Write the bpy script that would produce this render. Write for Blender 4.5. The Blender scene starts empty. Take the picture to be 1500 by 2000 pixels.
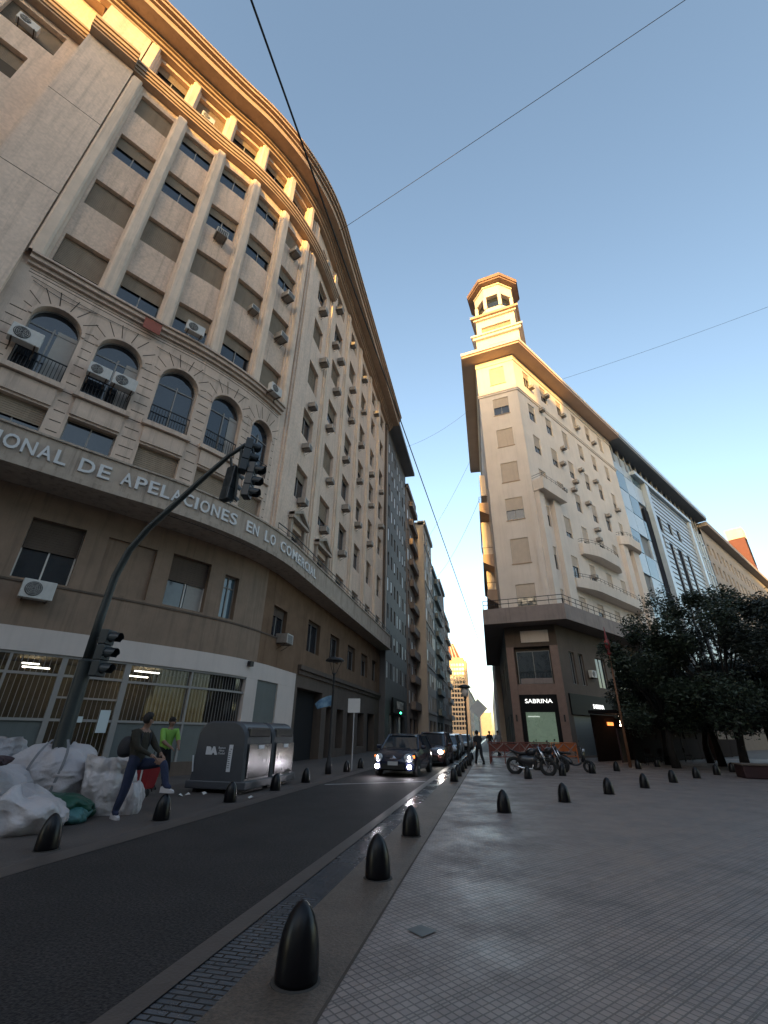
import bpy, bmesh, math, random
from math import sin, cos, pi, radians, hypot, atan2, sqrt
from mathutils import Vector, Matrix, noise as mnoise
random.seed(7)
SC = bpy.context.scene
COL = SC.collection
# ---------------------------------------------------------------- camera
cam = bpy.data.cameras.new('camera'); camo = bpy.data.objects.new('camera', cam); COL.objects.link(camo)
cam.sensor_fit = 'HORIZONTAL'; cam.sensor_width = 36.0; cam.lens = 36.0 * 857.7 / 1500.0
cam.clip_start = 0.05; cam.clip_end = 5000
camo.matrix_world = Matrix(((0.97685, 0.08299, 0.19716, 0), (0.21341, -0.44122, -0.87165, 0), (0.01465, 0.89355, -0.44872, 1.55), (0, 0, 0, 1)))
SC.camera = camo
# ---------------------------------------------------------------- sky, sun, exposure
SUN_EL = radians(6.0); SUN_AZ = radians(-90.0)      # direction to the sun, measured from +X
w = bpy.data.worlds.new('World'); SC.world = w; w.use_nodes = True
nt = w.node_tree; bg = nt.nodes['Background']
sky = nt.nodes.new('ShaderNodeTexSky'); sky.sky_type = 'NISHITA'; sky.sun_disc = False
sky.sun_elevation = SUN_EL; sky.sun_rotation = pi / 2 - SUN_AZ
sky.air_density = 0.8; sky.dust_density = 1.5; sky.ozone_density = 0.6; sky.altitude = 20
nt.links.new(sky.outputs[0], bg.inputs[0]); bg.inputs[1].default_value = 0.15
sl = bpy.data.lights.new('sun', 'SUN'); so = bpy.data.objects.new('sun', sl); COL.objects.link(so)
sl.energy = 2.8; sl.angle = radians(0.5); sl.color = (1.0, 0.56, 0.14)
sd = Vector((cos(SUN_AZ) * cos(SUN_EL), sin(SUN_AZ) * cos(SUN_EL), sin(SUN_EL)))
so.rotation_euler = sd.to_track_quat('Z', 'Y').to_euler(); so.location = (0, -30, 60)
SC.view_settings.view_transform = 'Standard'; SC.view_settings.look = 'None'
SC.view_settings.exposure = 2.03; SC.view_settings.gamma = 1.0
try: SC.cycles.max_bounces = 6; SC.cycles.transparent_max_bounces = 16
except Exception: pass
# ---------------------------------------------------------------- materials
def mat(name, col, rough=0.8, var=0.12, scale=1.5, metal=0.0, bump=0.0, bscale=40.0, streak=0.0, emit=None, estr=0.0, col2=None, spec=0.5, coat=0.0, obj=False, grain=0.0, gscale=55.0):
    m = bpy.data.materials.new(name); m.use_nodes = True; N = m.node_tree; p = N.nodes['Principled BSDF']
    p.inputs['Roughness'].default_value = rough; p.inputs['Metallic'].default_value = metal
    p.inputs['Specular IOR Level'].default_value = spec; p.inputs['Coat Weight'].default_value = coat
    c1 = (*col, 1); c2 = (*(col2 if col2 else [c * 0.62 for c in col]), 1)
    if emit: p.inputs['Emission Color'].default_value = (*emit, 1); p.inputs['Emission Strength'].default_value = estr
    if var > 0 or streak > 0 or bump > 0:
        if obj: src = N.nodes.new('ShaderNodeTexCoord').outputs['Object']
        else: src = N.nodes.new('ShaderNodeNewGeometry').outputs['Position']
    if var > 0 or streak > 0:
        n = N.nodes.new('ShaderNodeTexNoise'); n.inputs['Scale'].default_value = scale; n.inputs['Detail'].default_value = 7; n.inputs['Roughness'].default_value = 0.62
        N.links.new(src, n.inputs['Vector'])
        r = N.nodes.new('ShaderNodeMapRange'); r.inputs[1].default_value = 0.35; r.inputs[2].default_value = 0.75; r.inputs[3].default_value = 0; r.inputs[4].default_value = min(1, var * 3.0)
        N.links.new(n.outputs[0], r.inputs[0])
        mx = N.nodes.new('ShaderNodeMix'); mx.data_type = 'RGBA'; mx.inputs[6].default_value = c1; mx.inputs[7].default_value = c2
        N.links.new(r.outputs[0], mx.inputs[0]); out = mx.outputs[2]
        if streak > 0:
            mp = N.nodes.new('ShaderNodeMapping'); mp.inputs['Scale'].default_value = (2.4, 2.4, 0.13); N.links.new(src, mp.inputs[0])
            n2 = N.nodes.new('ShaderNodeTexNoise'); n2.inputs['Scale'].default_value = 1.6; n2.inputs['Detail'].default_value = 6; n2.inputs['Roughness'].default_value = 0.7
            N.links.new(mp.outputs[0], n2.inputs['Vector'])
            r2 = N.nodes.new('ShaderNodeMapRange'); r2.inputs[1].default_value = 0.5; r2.inputs[2].default_value = 0.72; r2.inputs[4].default_value = streak
            N.links.new(n2.outputs[0], r2.inputs[0])
            m2 = N.nodes.new('ShaderNodeMix'); m2.data_type = 'RGBA'; m2.inputs[7].default_value = (*[c * 0.35 for c in col], 1)
            N.links.new(r2.outputs[0], m2.inputs[0]); N.links.new(out, m2.inputs[6]); out = m2.outputs[2]
        if grain > 0:
            n4 = N.nodes.new('ShaderNodeTexNoise'); n4.inputs['Scale'].default_value = gscale; n4.inputs['Detail'].default_value = 3; N.links.new(src, n4.inputs['Vector'])
            r4 = N.nodes.new('ShaderNodeMapRange'); r4.inputs[1].default_value = .35; r4.inputs[2].default_value = .65; r4.inputs[3].default_value = 1 - grain; r4.inputs[4].default_value = 1 + grain * 1.6; N.links.new(n4.outputs[0], r4.inputs[0])
            m4 = N.nodes.new('ShaderNodeMix'); m4.data_type = 'RGBA'; m4.blend_type = 'MULTIPLY'; m4.inputs[0].default_value = 1; N.links.new(out, m4.inputs[6]); N.links.new(r4.outputs[0], m4.inputs[7]); out = m4.outputs[2]
        N.links.new(out, p.inputs['Base Color'])
    else: p.inputs['Base Color'].default_value = c1
    if bump > 0:
        n3 = N.nodes.new('ShaderNodeTexNoise'); n3.inputs['Scale'].default_value = bscale; n3.inputs['Detail'].default_value = 4
        N.links.new(src, n3.inputs['Vector']); b = N.nodes.new('ShaderNodeBump'); b.inputs['Strength'].default_value = bump; b.inputs['Distance'].default_value = 0.02
        N.links.new(n3.outputs[0], b.inputs['Height']); N.links.new(b.outputs[0], p.inputs['Normal'])
    return m
def glassy(name, tint, rough=0.06, mixt=0.0):
    m = bpy.data.materials.new(name); m.use_nodes = True; N = m.node_tree; p = N.nodes['Principled BSDF']
    p.inputs['Base Color'].default_value = (*tint, 1); p.inputs['Roughness'].default_value = rough; p.inputs['Specular IOR Level'].default_value = 0.9
    g = N.nodes.new('ShaderNodeNewGeometry'); n = N.nodes.new('ShaderNodeTexNoise'); n.inputs['Scale'].default_value = 0.9; n.inputs['Detail'].default_value = 2
    N.links.new(g.outputs['Position'], n.inputs['Vector']); b = N.nodes.new('ShaderNodeBump'); b.inputs['Strength'].default_value = 0.25; b.inputs['Distance'].default_value = 0.05
    N.links.new(n.outputs[0], b.inputs['Height']); N.links.new(b.outputs[0], p.inputs['Normal'])
    if mixt > 0:
        t = N.nodes.new('ShaderNodeBsdfTransparent'); t.inputs[0].default_value = (.9, .93, .92, 1); mx = N.nodes.new('ShaderNodeMixShader'); mx.inputs[0].default_value = mixt
        N.links.new(p.outputs[0], mx.inputs[1]); N.links.new(t.outputs[0], mx.inputs[2]); N.links.new(mx.outputs[0], N.nodes['Material Output'].inputs[0])
    return m
M = dict(
    plaster=mat('warm_plaster', (.70, .535, .42), .9, .2, .7, streak=.55, grain=.07, gscale=9, bump=.25, bscale=18),
    plaster2=mat('plain_plaster', (.72, .565, .455), .9, .17, .45, streak=.4, grain=.06, gscale=7, bump=.2, bscale=22),
    pilaster=mat('pilaster_plaster', (.75, .60, .475), .85, .18, 1.1, streak=.5, bump=.2, bscale=25),
    rustic=mat('rusticated_plaster', (.64, .505, .41), .9, .2, 1.2, streak=.55, bump=.25, bscale=20),
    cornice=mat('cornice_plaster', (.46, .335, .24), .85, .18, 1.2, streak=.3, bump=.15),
    soffit=mat('soffit_plaster', (.42, .33, .27), .9, .15, .8, streak=0),
    fascia=mat('stained_concrete', (.44, .365, .30), .9, .22, 1.6, streak=.85, bump=.3),
    stone=mat('brown_travertine', (.265, .185, .13), .75, .22, 1.4, streak=.55, bump=.15, bscale=12),
    stone2=mat('grey_brown_stone', (.12, .09, .07), .92, .22, 1.0, streak=.4, bump=.2),
    white=mat('white_painted_wall', (.60, .525, .48), .7, .08, .8, streak=.12),
    groove=mat('dark_joint', (.06, .045, .035), .95, 0),
    shutter=mat('roller_shutter', (.33, .26, .19), .8, .16, 2.2, streak=.35),
    shutter2=mat('pale_roller_shutter', (.56, .47, .385), .8, .1, 2.0, streak=.2),
    frame=mat('window_frame', (.26, .25, .235), .6, 0), framew=mat('white_window_frame', (.62, .60, .56), .6, 0),
    glass=glassy('window_glass', (.016, .022, .03), .07), glassb=glassy('blue_curtain_glass', (.10, .16, .2), .05),
    glasst=glassy('shop_glass', (.01, .012, .015), .04, .42),
    iron=mat('black_iron', (.02, .02, .022), .5, 0, metal=.3), core=mat('inner_wall', (.08, .065, .05), .95, .1),
    acw=mat('white_casing', (.58, .57, .54), .55, .14, 5, streak=.2, obj=True), acd=mat('fan_grille', (.035, .035, .037), .6, 0),
    bracket=mat('rusty_bracket', (.10, .07, .05), .8, .2, 8, obj=True),
    greypanel=mat('grey_green_panel', (.115, .13, .125), .6, .12, 1.5, streak=.2), plaque=mat('red_plaque', (.30, .085, .055), .7, .1, 4),
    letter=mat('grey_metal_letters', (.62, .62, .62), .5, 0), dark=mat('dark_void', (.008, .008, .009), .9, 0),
    ochre=mat('shop_interior', (.13, .10, .055), .9, .25, 2.2), lampw=mat('fluorescent_tube', (1, .95, .85), .5, 0, emit=(1, .93, .8), estr=4),
    acg=mat('weathered_casing', (.30, .27, .24), .6, .25, 6, streak=.3, obj=True),
    paper=mat('paper_notice', (.55, .62, .63), .8, 0), curtain=mat('curtain_cloth', (.36, .35, .33), .9, .1, 6),
)
M['stoned'] = mat('sooty_stone', (.22, .14, .09), .92, .3, 1.2, streak=.5, bump=.15, bscale=12, spec=.2)  # darker copy of the brown stone: street wing shade put into the colour
# ---------------------------------------------------------------- mesh helpers
class MB:
    def __init__(s): s.v = []; s.f = []; s.mi = []; s.cur = 0
    def add(s, vs, fs):
        o = len(s.v); s.v += [tuple(v) for v in vs]; s.f += [tuple(i + o for i in f) for f in fs]; s.mi += [s.cur] * len(fs); return s
    def quad(s, a, b, c, d): return s.add([a, b, c, d], [(0, 1, 2, 3)])
    def box(s, c, d, rz=0.0, M4=None):
        x, y, z = d[0] / 2, d[1] / 2, d[2] / 2; vs = []
        cr, sr = cos(rz), sin(rz)
        for dz in (-z, z):
            for dx, dy in ((-x, -y), (x, -y), (x, y), (-x, y)):
                p = Vector((c[0] + dx * cr - dy * sr, c[1] + dx * sr + dy * cr, c[2] + dz)); vs.append(M4 @ p if M4 else p)
        return s.add(vs, [(0, 3, 2, 1), (4, 5, 6, 7), (0, 1, 5, 4), (1, 2, 6, 5), (2, 3, 7, 6), (3, 0, 4, 7)])
    def prism(s, poly, z0, z1):
        n = len(poly); vs = [(p[0], p[1], z0) for p in poly] + [(p[0], p[1], z1) for p in poly]
        return s.add(vs, [tuple(range(n))[::-1], tuple(range(n, 2 * n))] + [(i, (i + 1) % n, n + (i + 1) % n, n + i) for i in range(n)])
    def tube(s, pts, r, n=8, cap=True):
        pts = [Vector(p) for p in pts]; rs = r if isinstance(r, (list, tuple)) else [r] * len(pts); vs = []; up = None
        for i, p in enumerate(pts):
            t = (pts[min(i + 1, len(pts) - 1)] - pts[max(i - 1, 0)]).normalized()
            if up is None: up = Vector((0, 0, 1)) if abs(t.z) < .9 else Vector((1, 0, 0))
            a = t.cross(up).normalized(); b = a.cross(t).normalized(); up = b
            for k in range(n): ang = 2 * pi * k / n; vs.append(p + (a * cos(ang) + b * sin(ang)) * rs[i])
        fs = [(i * n + k, i * n + (k + 1) % n, (i + 1) * n + (k + 1) % n, (i + 1) * n + k) for i in range(len(pts) - 1) for k in range(n)]
        if cap: fs += [tuple(range(n))[::-1], tuple(range((len(pts) - 1) * n, len(pts) * n))]
        return s.add(vs, fs)
    def lathe(s, prof, c=(0, 0, 0), n=20, M4=None):
        vs = []
        for r, z in prof:
            for k in range(n):
                p = Vector((c[0] + r * cos(2 * pi * k / n), c[1] + r * sin(2 * pi * k / n), c[2] + z)); vs.append(M4 @ p if M4 else p)
        m = len(prof); fs = [(i * n + k, i * n + (k + 1) % n, (i + 1) * n + (k + 1) % n, (i + 1) * n + k) for i in range(m - 1) for k in range(n)]
        fs += [tuple(range(n))[::-1], tuple(range((m - 1) * n, m * n))]
        return s.add(vs, fs)
    def build(s, name, m, parent=None, smooth=False, loc=None, bevel=0.0, sm_ang=None):
        ms = m if isinstance(m, (list, tuple)) else [m]
        off = Vector(loc) if loc else (parent_loc(parent) if parent else Vector((0, 0, 0)))
        me = bpy.data.meshes.new(name); me.from_pydata([tuple(Vector(v) - off) for v in s.v], [], s.f)
        for q in ms: me.materials.append(M[q] if isinstance(q, str) else q)
        for p, i in zip(me.polygons, s.mi): p.material_index = i
        me.validate(); me.update()
        if smooth:
            for p in me.polygons: p.use_smooth = True
            if sm_ang: 
                try: me.set_sharp_from_angle(angle=radians(sm_ang))
                except Exception: pass
        o = bpy.data.objects.new(name, me); COL.objects.link(o)
        if parent: o.parent = parent
        elif loc: o.location = loc
        if bevel > 0:
            b = o.modifiers.new('b', 'BEVEL'); b.width = bevel; b.segments = 2; b.limit_method = 'ANGLE'
        return o
def parent_loc(p):
    v = Vector((0, 0, 0))
    while p is not None: v += Vector(p.location); p = p.parent
    return v
def tag(o, label, cat, group=None, kind=None):
    if label: o['label'] = label
    if cat: o['category'] = cat
    if group: o['group'] = group
    if kind: o['kind'] = kind
    return o
def empty(name, loc, label, cat, group=None, rz=0.0):
    o = bpy.data.objects.new(name, None); COL.objects.link(o); o.location = loc; o.rotation_euler = (0, 0, rz); o.empty_display_size = .3
    return tag(o, label, cat, group)
def struct(o): o['kind'] = 'structure'; return o
def copy_tree(o, parent=None):
    c = o.copy(); COL.objects.link(c); c.parent = parent
    for ch in [x for x in o.children]: copy_tree(ch, c)
    return c
# ---------------------------------------------------------------- plan curves and walls
class Curve:
    def __init__(s, pts, n=10, smooth=True, tail=None):
        P = [Vector((p[0], p[1])) for p in pts]; out = []
        if smooth and len(P) > 2:
            for i in range(len(P) - 1):
                p0 = P[i - 1] if i else 2 * P[0] - P[1]; p1, p2 = P[i], P[i + 1]; p3 = P[i + 2] if i + 2 < len(P) else 2 * P[-1] - P[-2]
                for k in range(n):
                    t = k / n; out.append(.5 * ((2 * p1) + (-p0 + p2) * t + (2 * p0 - 5 * p1 + 4 * p2 - p3) * t * t + (-p0 + 3 * p1 - 3 * p2 + p3) * t ** 3))
            out.append(P[-1])
            if tail: out.append(Vector(tail))
        else: out = P
        s.p = out; s.s = [0]
        for a, b in zip(out, out[1:]): s.s.append(s.s[-1] + (b - a).length)
        s.L = s.s[-1]; s.curved = smooth and len(P) > 2
    def at(s, t, off=0.0):
        i = 0
        while i < len(s.s) - 2 and s.s[i + 1] < t: i += 1
        a, b = s.p[i], s.p[i + 1]; u = (t - s.s[i]) / (s.s[i + 1] - s.s[i]); p = a + (b - a) * u
        d = (b - a).normalized(); return (p.x + d.y * off, p.y - d.x * off)
    def dir(s, t):
        a = Vector(s.at(t - .05)); b = Vector(s.at(t + .05)); return (b - a).normalized()
    def steps(s, a, b, ds=.6):
        if not s.curved: return [a, b]
        n = max(1, int(math.ceil((b - a) / ds))); return [a + (b - a) * i / n for i in range(n + 1)]
    def P(s, t, z, off=0.0): x, y = s.at(t, off); return (x, y, z)
def band(mb, C, a, b, z0, z1, o0, o1, ds=.6):
    """a solid strip that follows the wall: offsets o0 (inner) to o1 (outer)"""
    st = C.steps(a, b, ds)
    for s0, s1 in zip(st, st[1:]):
        mb.quad(C.P(s0, z0, o1), C.P(s1, z0, o1), C.P(s1, z1, o1), C.P(s0, z1, o1))
        mb.quad(C.P(s0, z1, o1), C.P(s1, z1, o1), C.P(s1, z1, o0), C.P(s0, z1, o0))
        mb.quad(C.P(s0, z0, o0), C.P(s1, z0, o0), C.P(s1, z0, o1), C.P(s0, z0, o1))
    for q in (a, b): mb.quad(C.P(q, z0, o0), C.P(q, z0, o1), C.P(q, z1, o1), C.P(q, z1, o0))
def wall(mb, C, a, b, z0, z1, opens, off=0.0, depth=.3, ds=.6, rev=None):
    """wall face with real openings and reveals; opens: (sa, sb, za, zb[, arch])"""
    opens = [o for o in opens if o[0] >= a - 1e-6 and o[1] <= b + 1e-6 and o[2] >= z0 - 1e-6 and o[3] <= z1 + 1e-6]
    ss = sorted({a, b} | {o[0] for o in opens} | {o[1] for o in opens}); zs = sorted({z0, z1} | {o[2] for o in opens} | {o[3] for o in opens})
    for s0, s1 in zip(ss, ss[1:]):
        if s1 - s0 < 1e-5: continue
        run = None; cells = []
        for q0, q1 in zip(zs, zs[1:]):
            hole = any(o[0] < (s0 + s1) / 2 < o[1] and o[2] < (q0 + q1) / 2 < o[3] for o in opens)
            if hole:
                if run: cells.append(run); run = None
            else: run = (run[0], q1) if run else (q0, q1)
        if run: cells.append(run)
        st = C.steps(s0, s1, ds)
        for q0, q1 in cells:
            for u0, u1 in zip(st, st[1:]): mb.quad(C.P(u0, q0, off), C.P(u1, q0, off), C.P(u1, q1, off), C.P(u0, q1, off))
    for o in opens:
        sa, sb, za, zb = o[:4]; arch = len(o) > 4 and o[4]; i = off - depth; st = C.steps(sa, sb, ds)
        zt = zb - (sb - sa) / 2 if arch else zb
        for q in (sa, sb): mb.quad(C.P(q, za, off), C.P(q, zt, off), C.P(q, zt, i), C.P(q, za, i))
        for u0, u1 in zip(st, st[1:]): mb.quad(C.P(u0, za, off), C.P(u1, za, off), C.P(u1, za, i), C.P(u0, za, i))
        if arch:
            r = (sb - sa) / 2; cs = (sa + sb) / 2; n = 14; pr = None
            for k in range(n + 1):
                an = pi - pi * k / n; s_ = cs + r * cos(an); z_ = zt + r * sin(an)
                if pr:
                    mb.quad(C.P(pr[0], pr[1], off), C.P(s_, z_, off), C.P(s_, z_, i), C.P(pr[0], pr[1], i))
                    mb.quad(C.P(pr[0], pr[1], off), C.P(s_, z_, off), C.P(s_, zb, off), C.P(pr[0], zb, off))
                pr = (s_, z_)
        else:
            for u0, u1 in zip(st, st[1:]): mb.quad(C.P(u0, zb, off), C.P(u1, zb, off), C.P(u1, zb, i), C.P(u0, zb, i))
def window(parent, C, sa, sb, za, zb, rec=.3, off=0.0, shut=0.0, mull=1, sill=0, arch=False, fm='frame', sm='shutter', gm='glass', trans=0, name='window', blind=0):
    """a window: frame (the part) with pane and roller shutter as its pieces"""
    i = off - rec; f = MB(); t = .05; e = i + .06
    def fb(s0, s1, q0, q1, o0=None, o1=None):
        band(f, C, s0, s1, q0, q1, i if o0 is None else o0, e if o1 is None else o1)
    zt = zb - (sb - sa) / 2 if arch else zb
    fb(sa, sa + t, za, zt); fb(sb - t, sb, za, zt); fb(sa + t, sb - t, za, za + t)
    if not arch: fb(sa + t, sb - t, zb - t, zb)
    for k in range(mull): c = sa + (sb - sa) * (k + 1) / (mull + 1); fb(c - t / 2, c + t / 2, za + t, zt)
    if trans: fb(sa + t, sb - t, trans - t / 2, trans + t / 2, i, e - .01)
    if arch:
        r = (sb - sa) / 2; cs = (sa + sb) / 2; pr = None
        for k in range(13):
            an = pi - pi * k / 12; a_, b_ = cs + r * cos(an), zt + r * sin(an); c_, d_ = cs + (r - t) * cos(an), zt + (r - t) * sin(an)
            if pr: f.quad(C.P(pr[0], pr[1], e), C.P(a_, b_, e), C.P(c_, d_, e), C.P(pr[2], pr[3], e)); f.quad(C.P(pr[2], pr[3], e), C.P(c_, d_, e), C.P(c_, d_, i), C.P(pr[2], pr[3], i))
            pr = (a_, b_, c_, d_)
    fo = f.build(name, fm, parent)
    g = MB(); z_s = zb - shut * (zb - za)
    gi = i + .02
    if arch:
        cs = (sa + sb) / 2; r = (sb - sa) / 2; pts = [C.P(sa, za, gi), C.P(sb, za, gi)] + [C.P(cs + r * cos(pi * k / 12), zt + r * sin(pi * k / 12), gi) for k in range(13)]
        g.add(pts, [tuple(range(len(pts)))])
    else: g.quad(C.P(sa, za, gi), C.P(sb, za, gi), C.P(sb, zb, gi), C.P(sa, zb, gi))
    g.build('pane', gm, fo)
    if blind:
        b = MB(); w_ = (sb - sa) * blind; b.quad(C.P(sb - w_, za + .03, gi + .012), C.P(sb - .05, za + .03, gi + .012), C.P(sb - .05, zt, gi + .012), C.P(sb - w_, zt, gi + .012)); b.build('curtain', 'curtain', fo)
    if shut > 0.02:
        h = MB(); n = max(2, int((zb - z_s) / .085)); so_ = e + .035
        for k in range(n):
            q0 = z_s + (zb - z_s) * k / n; q1 = z_s + (zb - z_s) * (k + 1) / n
            h.quad(C.P(sa + .02, q0, so_ + .012), C.P(sb - .02, q0, so_ + .012), C.P(sb - .02, q1, so_ - .006), C.P(sa + .02, q1, so_ - .006))
            h.quad(C.P(sa + .02, q0, so_ - .006), C.P(sb - .02, q0, so_ - .006), C.P(sb - .02, q0, so_ + .012), C.P(sa + .02, q0, so_ + .012))
        h.build('roller_shutter', sm, fo)
    if sill:
        l = MB(); band(l, C, sa - .08, sb + .08, za - .09, za - .003, off + .003, off + sill); l.build('sill', 'cornice', fo)
    return fo
def pieces(name, C, bands, m, parent, ds=.4):
    for b in bands: q = MB(); band(q, C, *b, ds); q.build(name, m, parent)
def win_parts(B, C, ops, rec=-.25, m='glass', name='window'):
    ops = sorted(ops, key=lambda o: hypot(*C.at(o[0])) + o[2] * .5)
    for o in ops[:96]: q = MB(); q.quad(C.P(o[0], o[2], rec), C.P(o[1], o[2], rec), C.P(o[1], o[3], rec), C.P(o[0], o[3], rec)); q.build(name, m, B)
    if ops[96:]:
        q = MB(); [q.quad(C.P(o[0], o[2], rec), C.P(o[1], o[2], rec), C.P(o[1], o[3], rec), C.P(o[0], o[3], rec)) for o in ops[96:]]; x = q.build(name + '_row', m, B); x['kind'] = 'stuff'
def text_mesh(txt, size, depth, align='CENTER', bold=0.0):
    c = bpy.data.curves.new('t', 'FONT'); c.body = txt; c.size = size; c.extrude = depth / 2; c.align_x = align; c.resolution_u = 3; c.offset = bold
    o = bpy.data.objects.new('t', c); COL.objects.link(o); dg = bpy.context.evaluated_depsgraph_get(); dg.update()
    me = bpy.data.meshes.new_from_object(o.evaluated_get(dg)); vs = [tuple(v.co) for v in me.vertices]; fs = [tuple(p.vertices) for p in me.polygons]
    bpy.data.objects.remove(o); bpy.data.curves.remove(c); bpy.data.meshes.remove(me); return vs, fs
def flat_text(txt, size, P0, dx, nrm, depth=.03, sx=1.0, bold=0.0):
    """text mesh standing at P0 (centre of baseline), running along dx, facing nrm"""
    vs, fs = text_mesh(txt, size, depth, bold=bold); dx = Vector(dx).normalized(); n = Vector(nrm).normalized(); up = Vector((0, 0, 1)); out = MB()
    out.add([Vector(P0) + dx * v[0] * sx + up * v[1] + n * (v[2] + depth / 2) for v in vs], fs); return out
# ================================================================ corner building on the left
W = Curve([(-17.4, 5.75), (-15.9, 7.9), (-14.7, 9.7), (-13.4, 11.6), (-12.05, 13.5), (-10.95, 15.7), (-10.3, 17.9), (-10.02, 20.0), (-10, 22)], 12, tail=(-10, 46))
WS = W.L
GC = Curve([(-19.5, 4.0), (-17.3, 7.7), (-14.95, 11.1), (-13.3, 13.6), (-11.85, 16.3), (-10.95, 18.6), (-10.6, 21)], 12, tail=(-10.6, 46))
LB = empty('corner_building', (-14, 14, 0), 'long curved beige corner building with pilasters, arched windows and a lettered balcony band', 'building')
bays = [(2.85, 4.55), (5.2, 6.95), (7.6, 9.25), (10.0, 11.75), (12.45, 14.0)]
arches = [(3.1, 4.72), (5.35, 7.0), (7.8, 9.45), (10.2, 11.85), (12.55, 14.0)]
cols = [(16.82, 18.5), (20.82, 22.8), (25.1, 27.0), (29.3, 31.1), (33.5, 35.2), (37.7, 39.5)]
rows = [(18.35, 20.2), (22.45, 24.35), (26.6, 28.5), (30.75, 32.6)]
att = (34.9, 36.9)
opn = []
for b in bays:
    for r in rows: opn.append((b[0], b[1], r[0], r[1]))
    opn.append((b[0], b[1], *att))
for a in arches: opn.append((a[0], a[1], 13.0, 16.3, True)); opn.append((a[0], a[1], 10.45, 11.9))
for c in cols:
    for r in rows: opn.append((c[0], c[1], r[1] - 2.05, r[1]))
    opn.append((c[0], c[1], 34.7, 36.4)); opn.append((c[0], c[1], 13.7, 15.9)); opn.append((c[0], c[1], 10.3, 11.8))
m = MB(); wall(m, W, 2.05, 14.3, 9.3, 17.6, opn, depth=.38, ds=.3)
# rustication: dark joints are cut as thin strips standing 3 mm off the face
m.build('rusticated_wall', 'rustic', LB)
m = MB(); wall(m, W, 2.05, 14.3, 17.6, 37.6, opn, depth=.38, ds=.3); m.build('spandrel_wall', 'plaster', LB)
m = MB(); wall(m, W, 14.3, WS, 9.3, 37.6, opn, depth=.38, ds=.6); m.build('street_wall', 'plaster2', LB)
# windows of the curved bays
rnd = random.Random(3)
shutA = {(0, 0): .82, (0, 1): 1, (0, 2): .45, (0, 3): .88, (1, 0): .45, (1, 1): 1, (1, 2): .4, (1, 3): .35, (2, 0): .45, (2, 1): .96, (2, 2): .35, (2, 3): .3, (3, 0): .4, (3, 1): .95, (3, 2): .4, (3, 3): .35, (4, 0): .85, (4, 1): .9, (4, 2): .4, (4, 3): 1}
for bi, b in enumerate(bays):
    for ri, r in enumerate(rows): window(LB, W, b[0], b[1], r[0], r[1], .3, shut=shutA[(bi, ri)], mull=1)
    window(LB, W, b[0], b[1], *att, .34, shut=[.35, .9, .3, .3, .3][bi], mull=1)
for ai, a in enumerate(arches):
    window(LB, W, a[0], a[1], 13.0, 16.3, .32, arch=True, mull=1, trans=15.3, blind=[.42, .3, 0, .3, 0][ai])
    window(LB, W, a[0], a[1], 10.45, 11.9, .3, shut=[.5, .05, .85, .9, .8][ai], mull=1)
    rl = MB(); n = int((a[1] - a[0]) / .115)
    for k in range(n + 1):
        s_ = a[0] + .02 + (a[1] - a[0] - .04) * k / n; rl.tube([W.P(s_, 13.0, -.04), W.P(s_, 13.95, -.04)], .012, 5)
    band(rl, W, a[0], a[1], 13.93, 13.97, -.06, -.02, .3); band(rl, W, a[0], a[1], 13.06, 13.09, -.06, -.02, .3)
    rl.build('window_railing', 'iron', LB)
    sl_ = MB(); band(sl_, W, a[0] - .16, a[1] + .16, 12.78, 12.995, .003, .2, .3); sl_.build('sill', 'rustic', LB)
    ar = MB(); cs = (a[0] + a[1]) / 2; r = (a[1] - a[0]) / 2; zt = 16.3 - r; pr = None     # raised arch moulding
    for k in range(17):
        an = pi - pi * k / 16; pts = [W.P(cs + (r + q) * cos(an), zt + (r + q) * sin(an), o) for q, o in ((.0, .0), (.0, .05), (.11, .05), (.11, .0))]
        if pr:
            for j in range(3): ar.quad(pr[j], pts[j], pts[j + 1], pr[j + 1])
        pr = pts
    ar.build('arch_moulding', 'rustic', LB)
    pan = MB(); band(pan, W, a[0] - .02, a[1] + .02, 12.0, 12.74, .003, .07, .3); pan.build('apron_panel', 'rustic', LB)
# rustication joints
jt = MB(); edges = [2.45] + [x for a in arches for x in a] + [14.25]
for k in range(0, len(edges), 2):
    e0, e1 = edges[k], edges[k + 1]
    z_ = 10.6
    while z_ < 15.6:
        band(jt, W, e0 + (.0 if k == 0 else .14), e1 - (.14 if k + 1 < len(edges) - 1 else 0), z_, z_ + .035, .0, .006, .3); z_ += .44
for a in arches:                                       # voussoir joints that climb over each arch
    cs = (a[0] + a[1]) / 2; r = (a[1] - a[0]) / 2; zt = 16.3 - r
    for an in (18, 40, 62, 79, 101, 118, 140, 162):
        an = radians(an); r1 = min(r + .85, (17.3 - zt) / max(.3, sin(an))); p0 = (cs + (r + .13) * cos(an), zt + (r + .13) * sin(an)); p1 = (cs + r1 * cos(an), zt + r1 * sin(an))
        if abs(p1[0] - cs) > 1.17: q = (1.17 - abs(p0[0] - cs)) / (abs(p1[0] - cs) - abs(p0[0] - cs)); p1 = (p0[0] + (p1[0] - p0[0]) * q, p0[1] + (p1[1] - p0[1]) * q)
        if p1[1] > 17.3: continue
        dx, dz = p1[0] - p0[0], p1[1] - p0[1]; L_ = hypot(dx, dz); nx, nz = -dz / L_ * .017, dx / L_ * .017
        jt.quad(W.P(p0[0] - nx, p0[1] - nz, .006), W.P(p1[0] - nx, p1[1] - nz, .006), W.P(p1[0] + nx, p1[1] + nz, .006), W.P(p0[0] + nx, p0[1] + nz, .006))
for z_ in (17.3, 17.45): band(jt, W, 2.45, 14.25, z_, z_ + .03, 0, .006, .3)
jt.build('rustication_joints', 'groove', LB)
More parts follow.
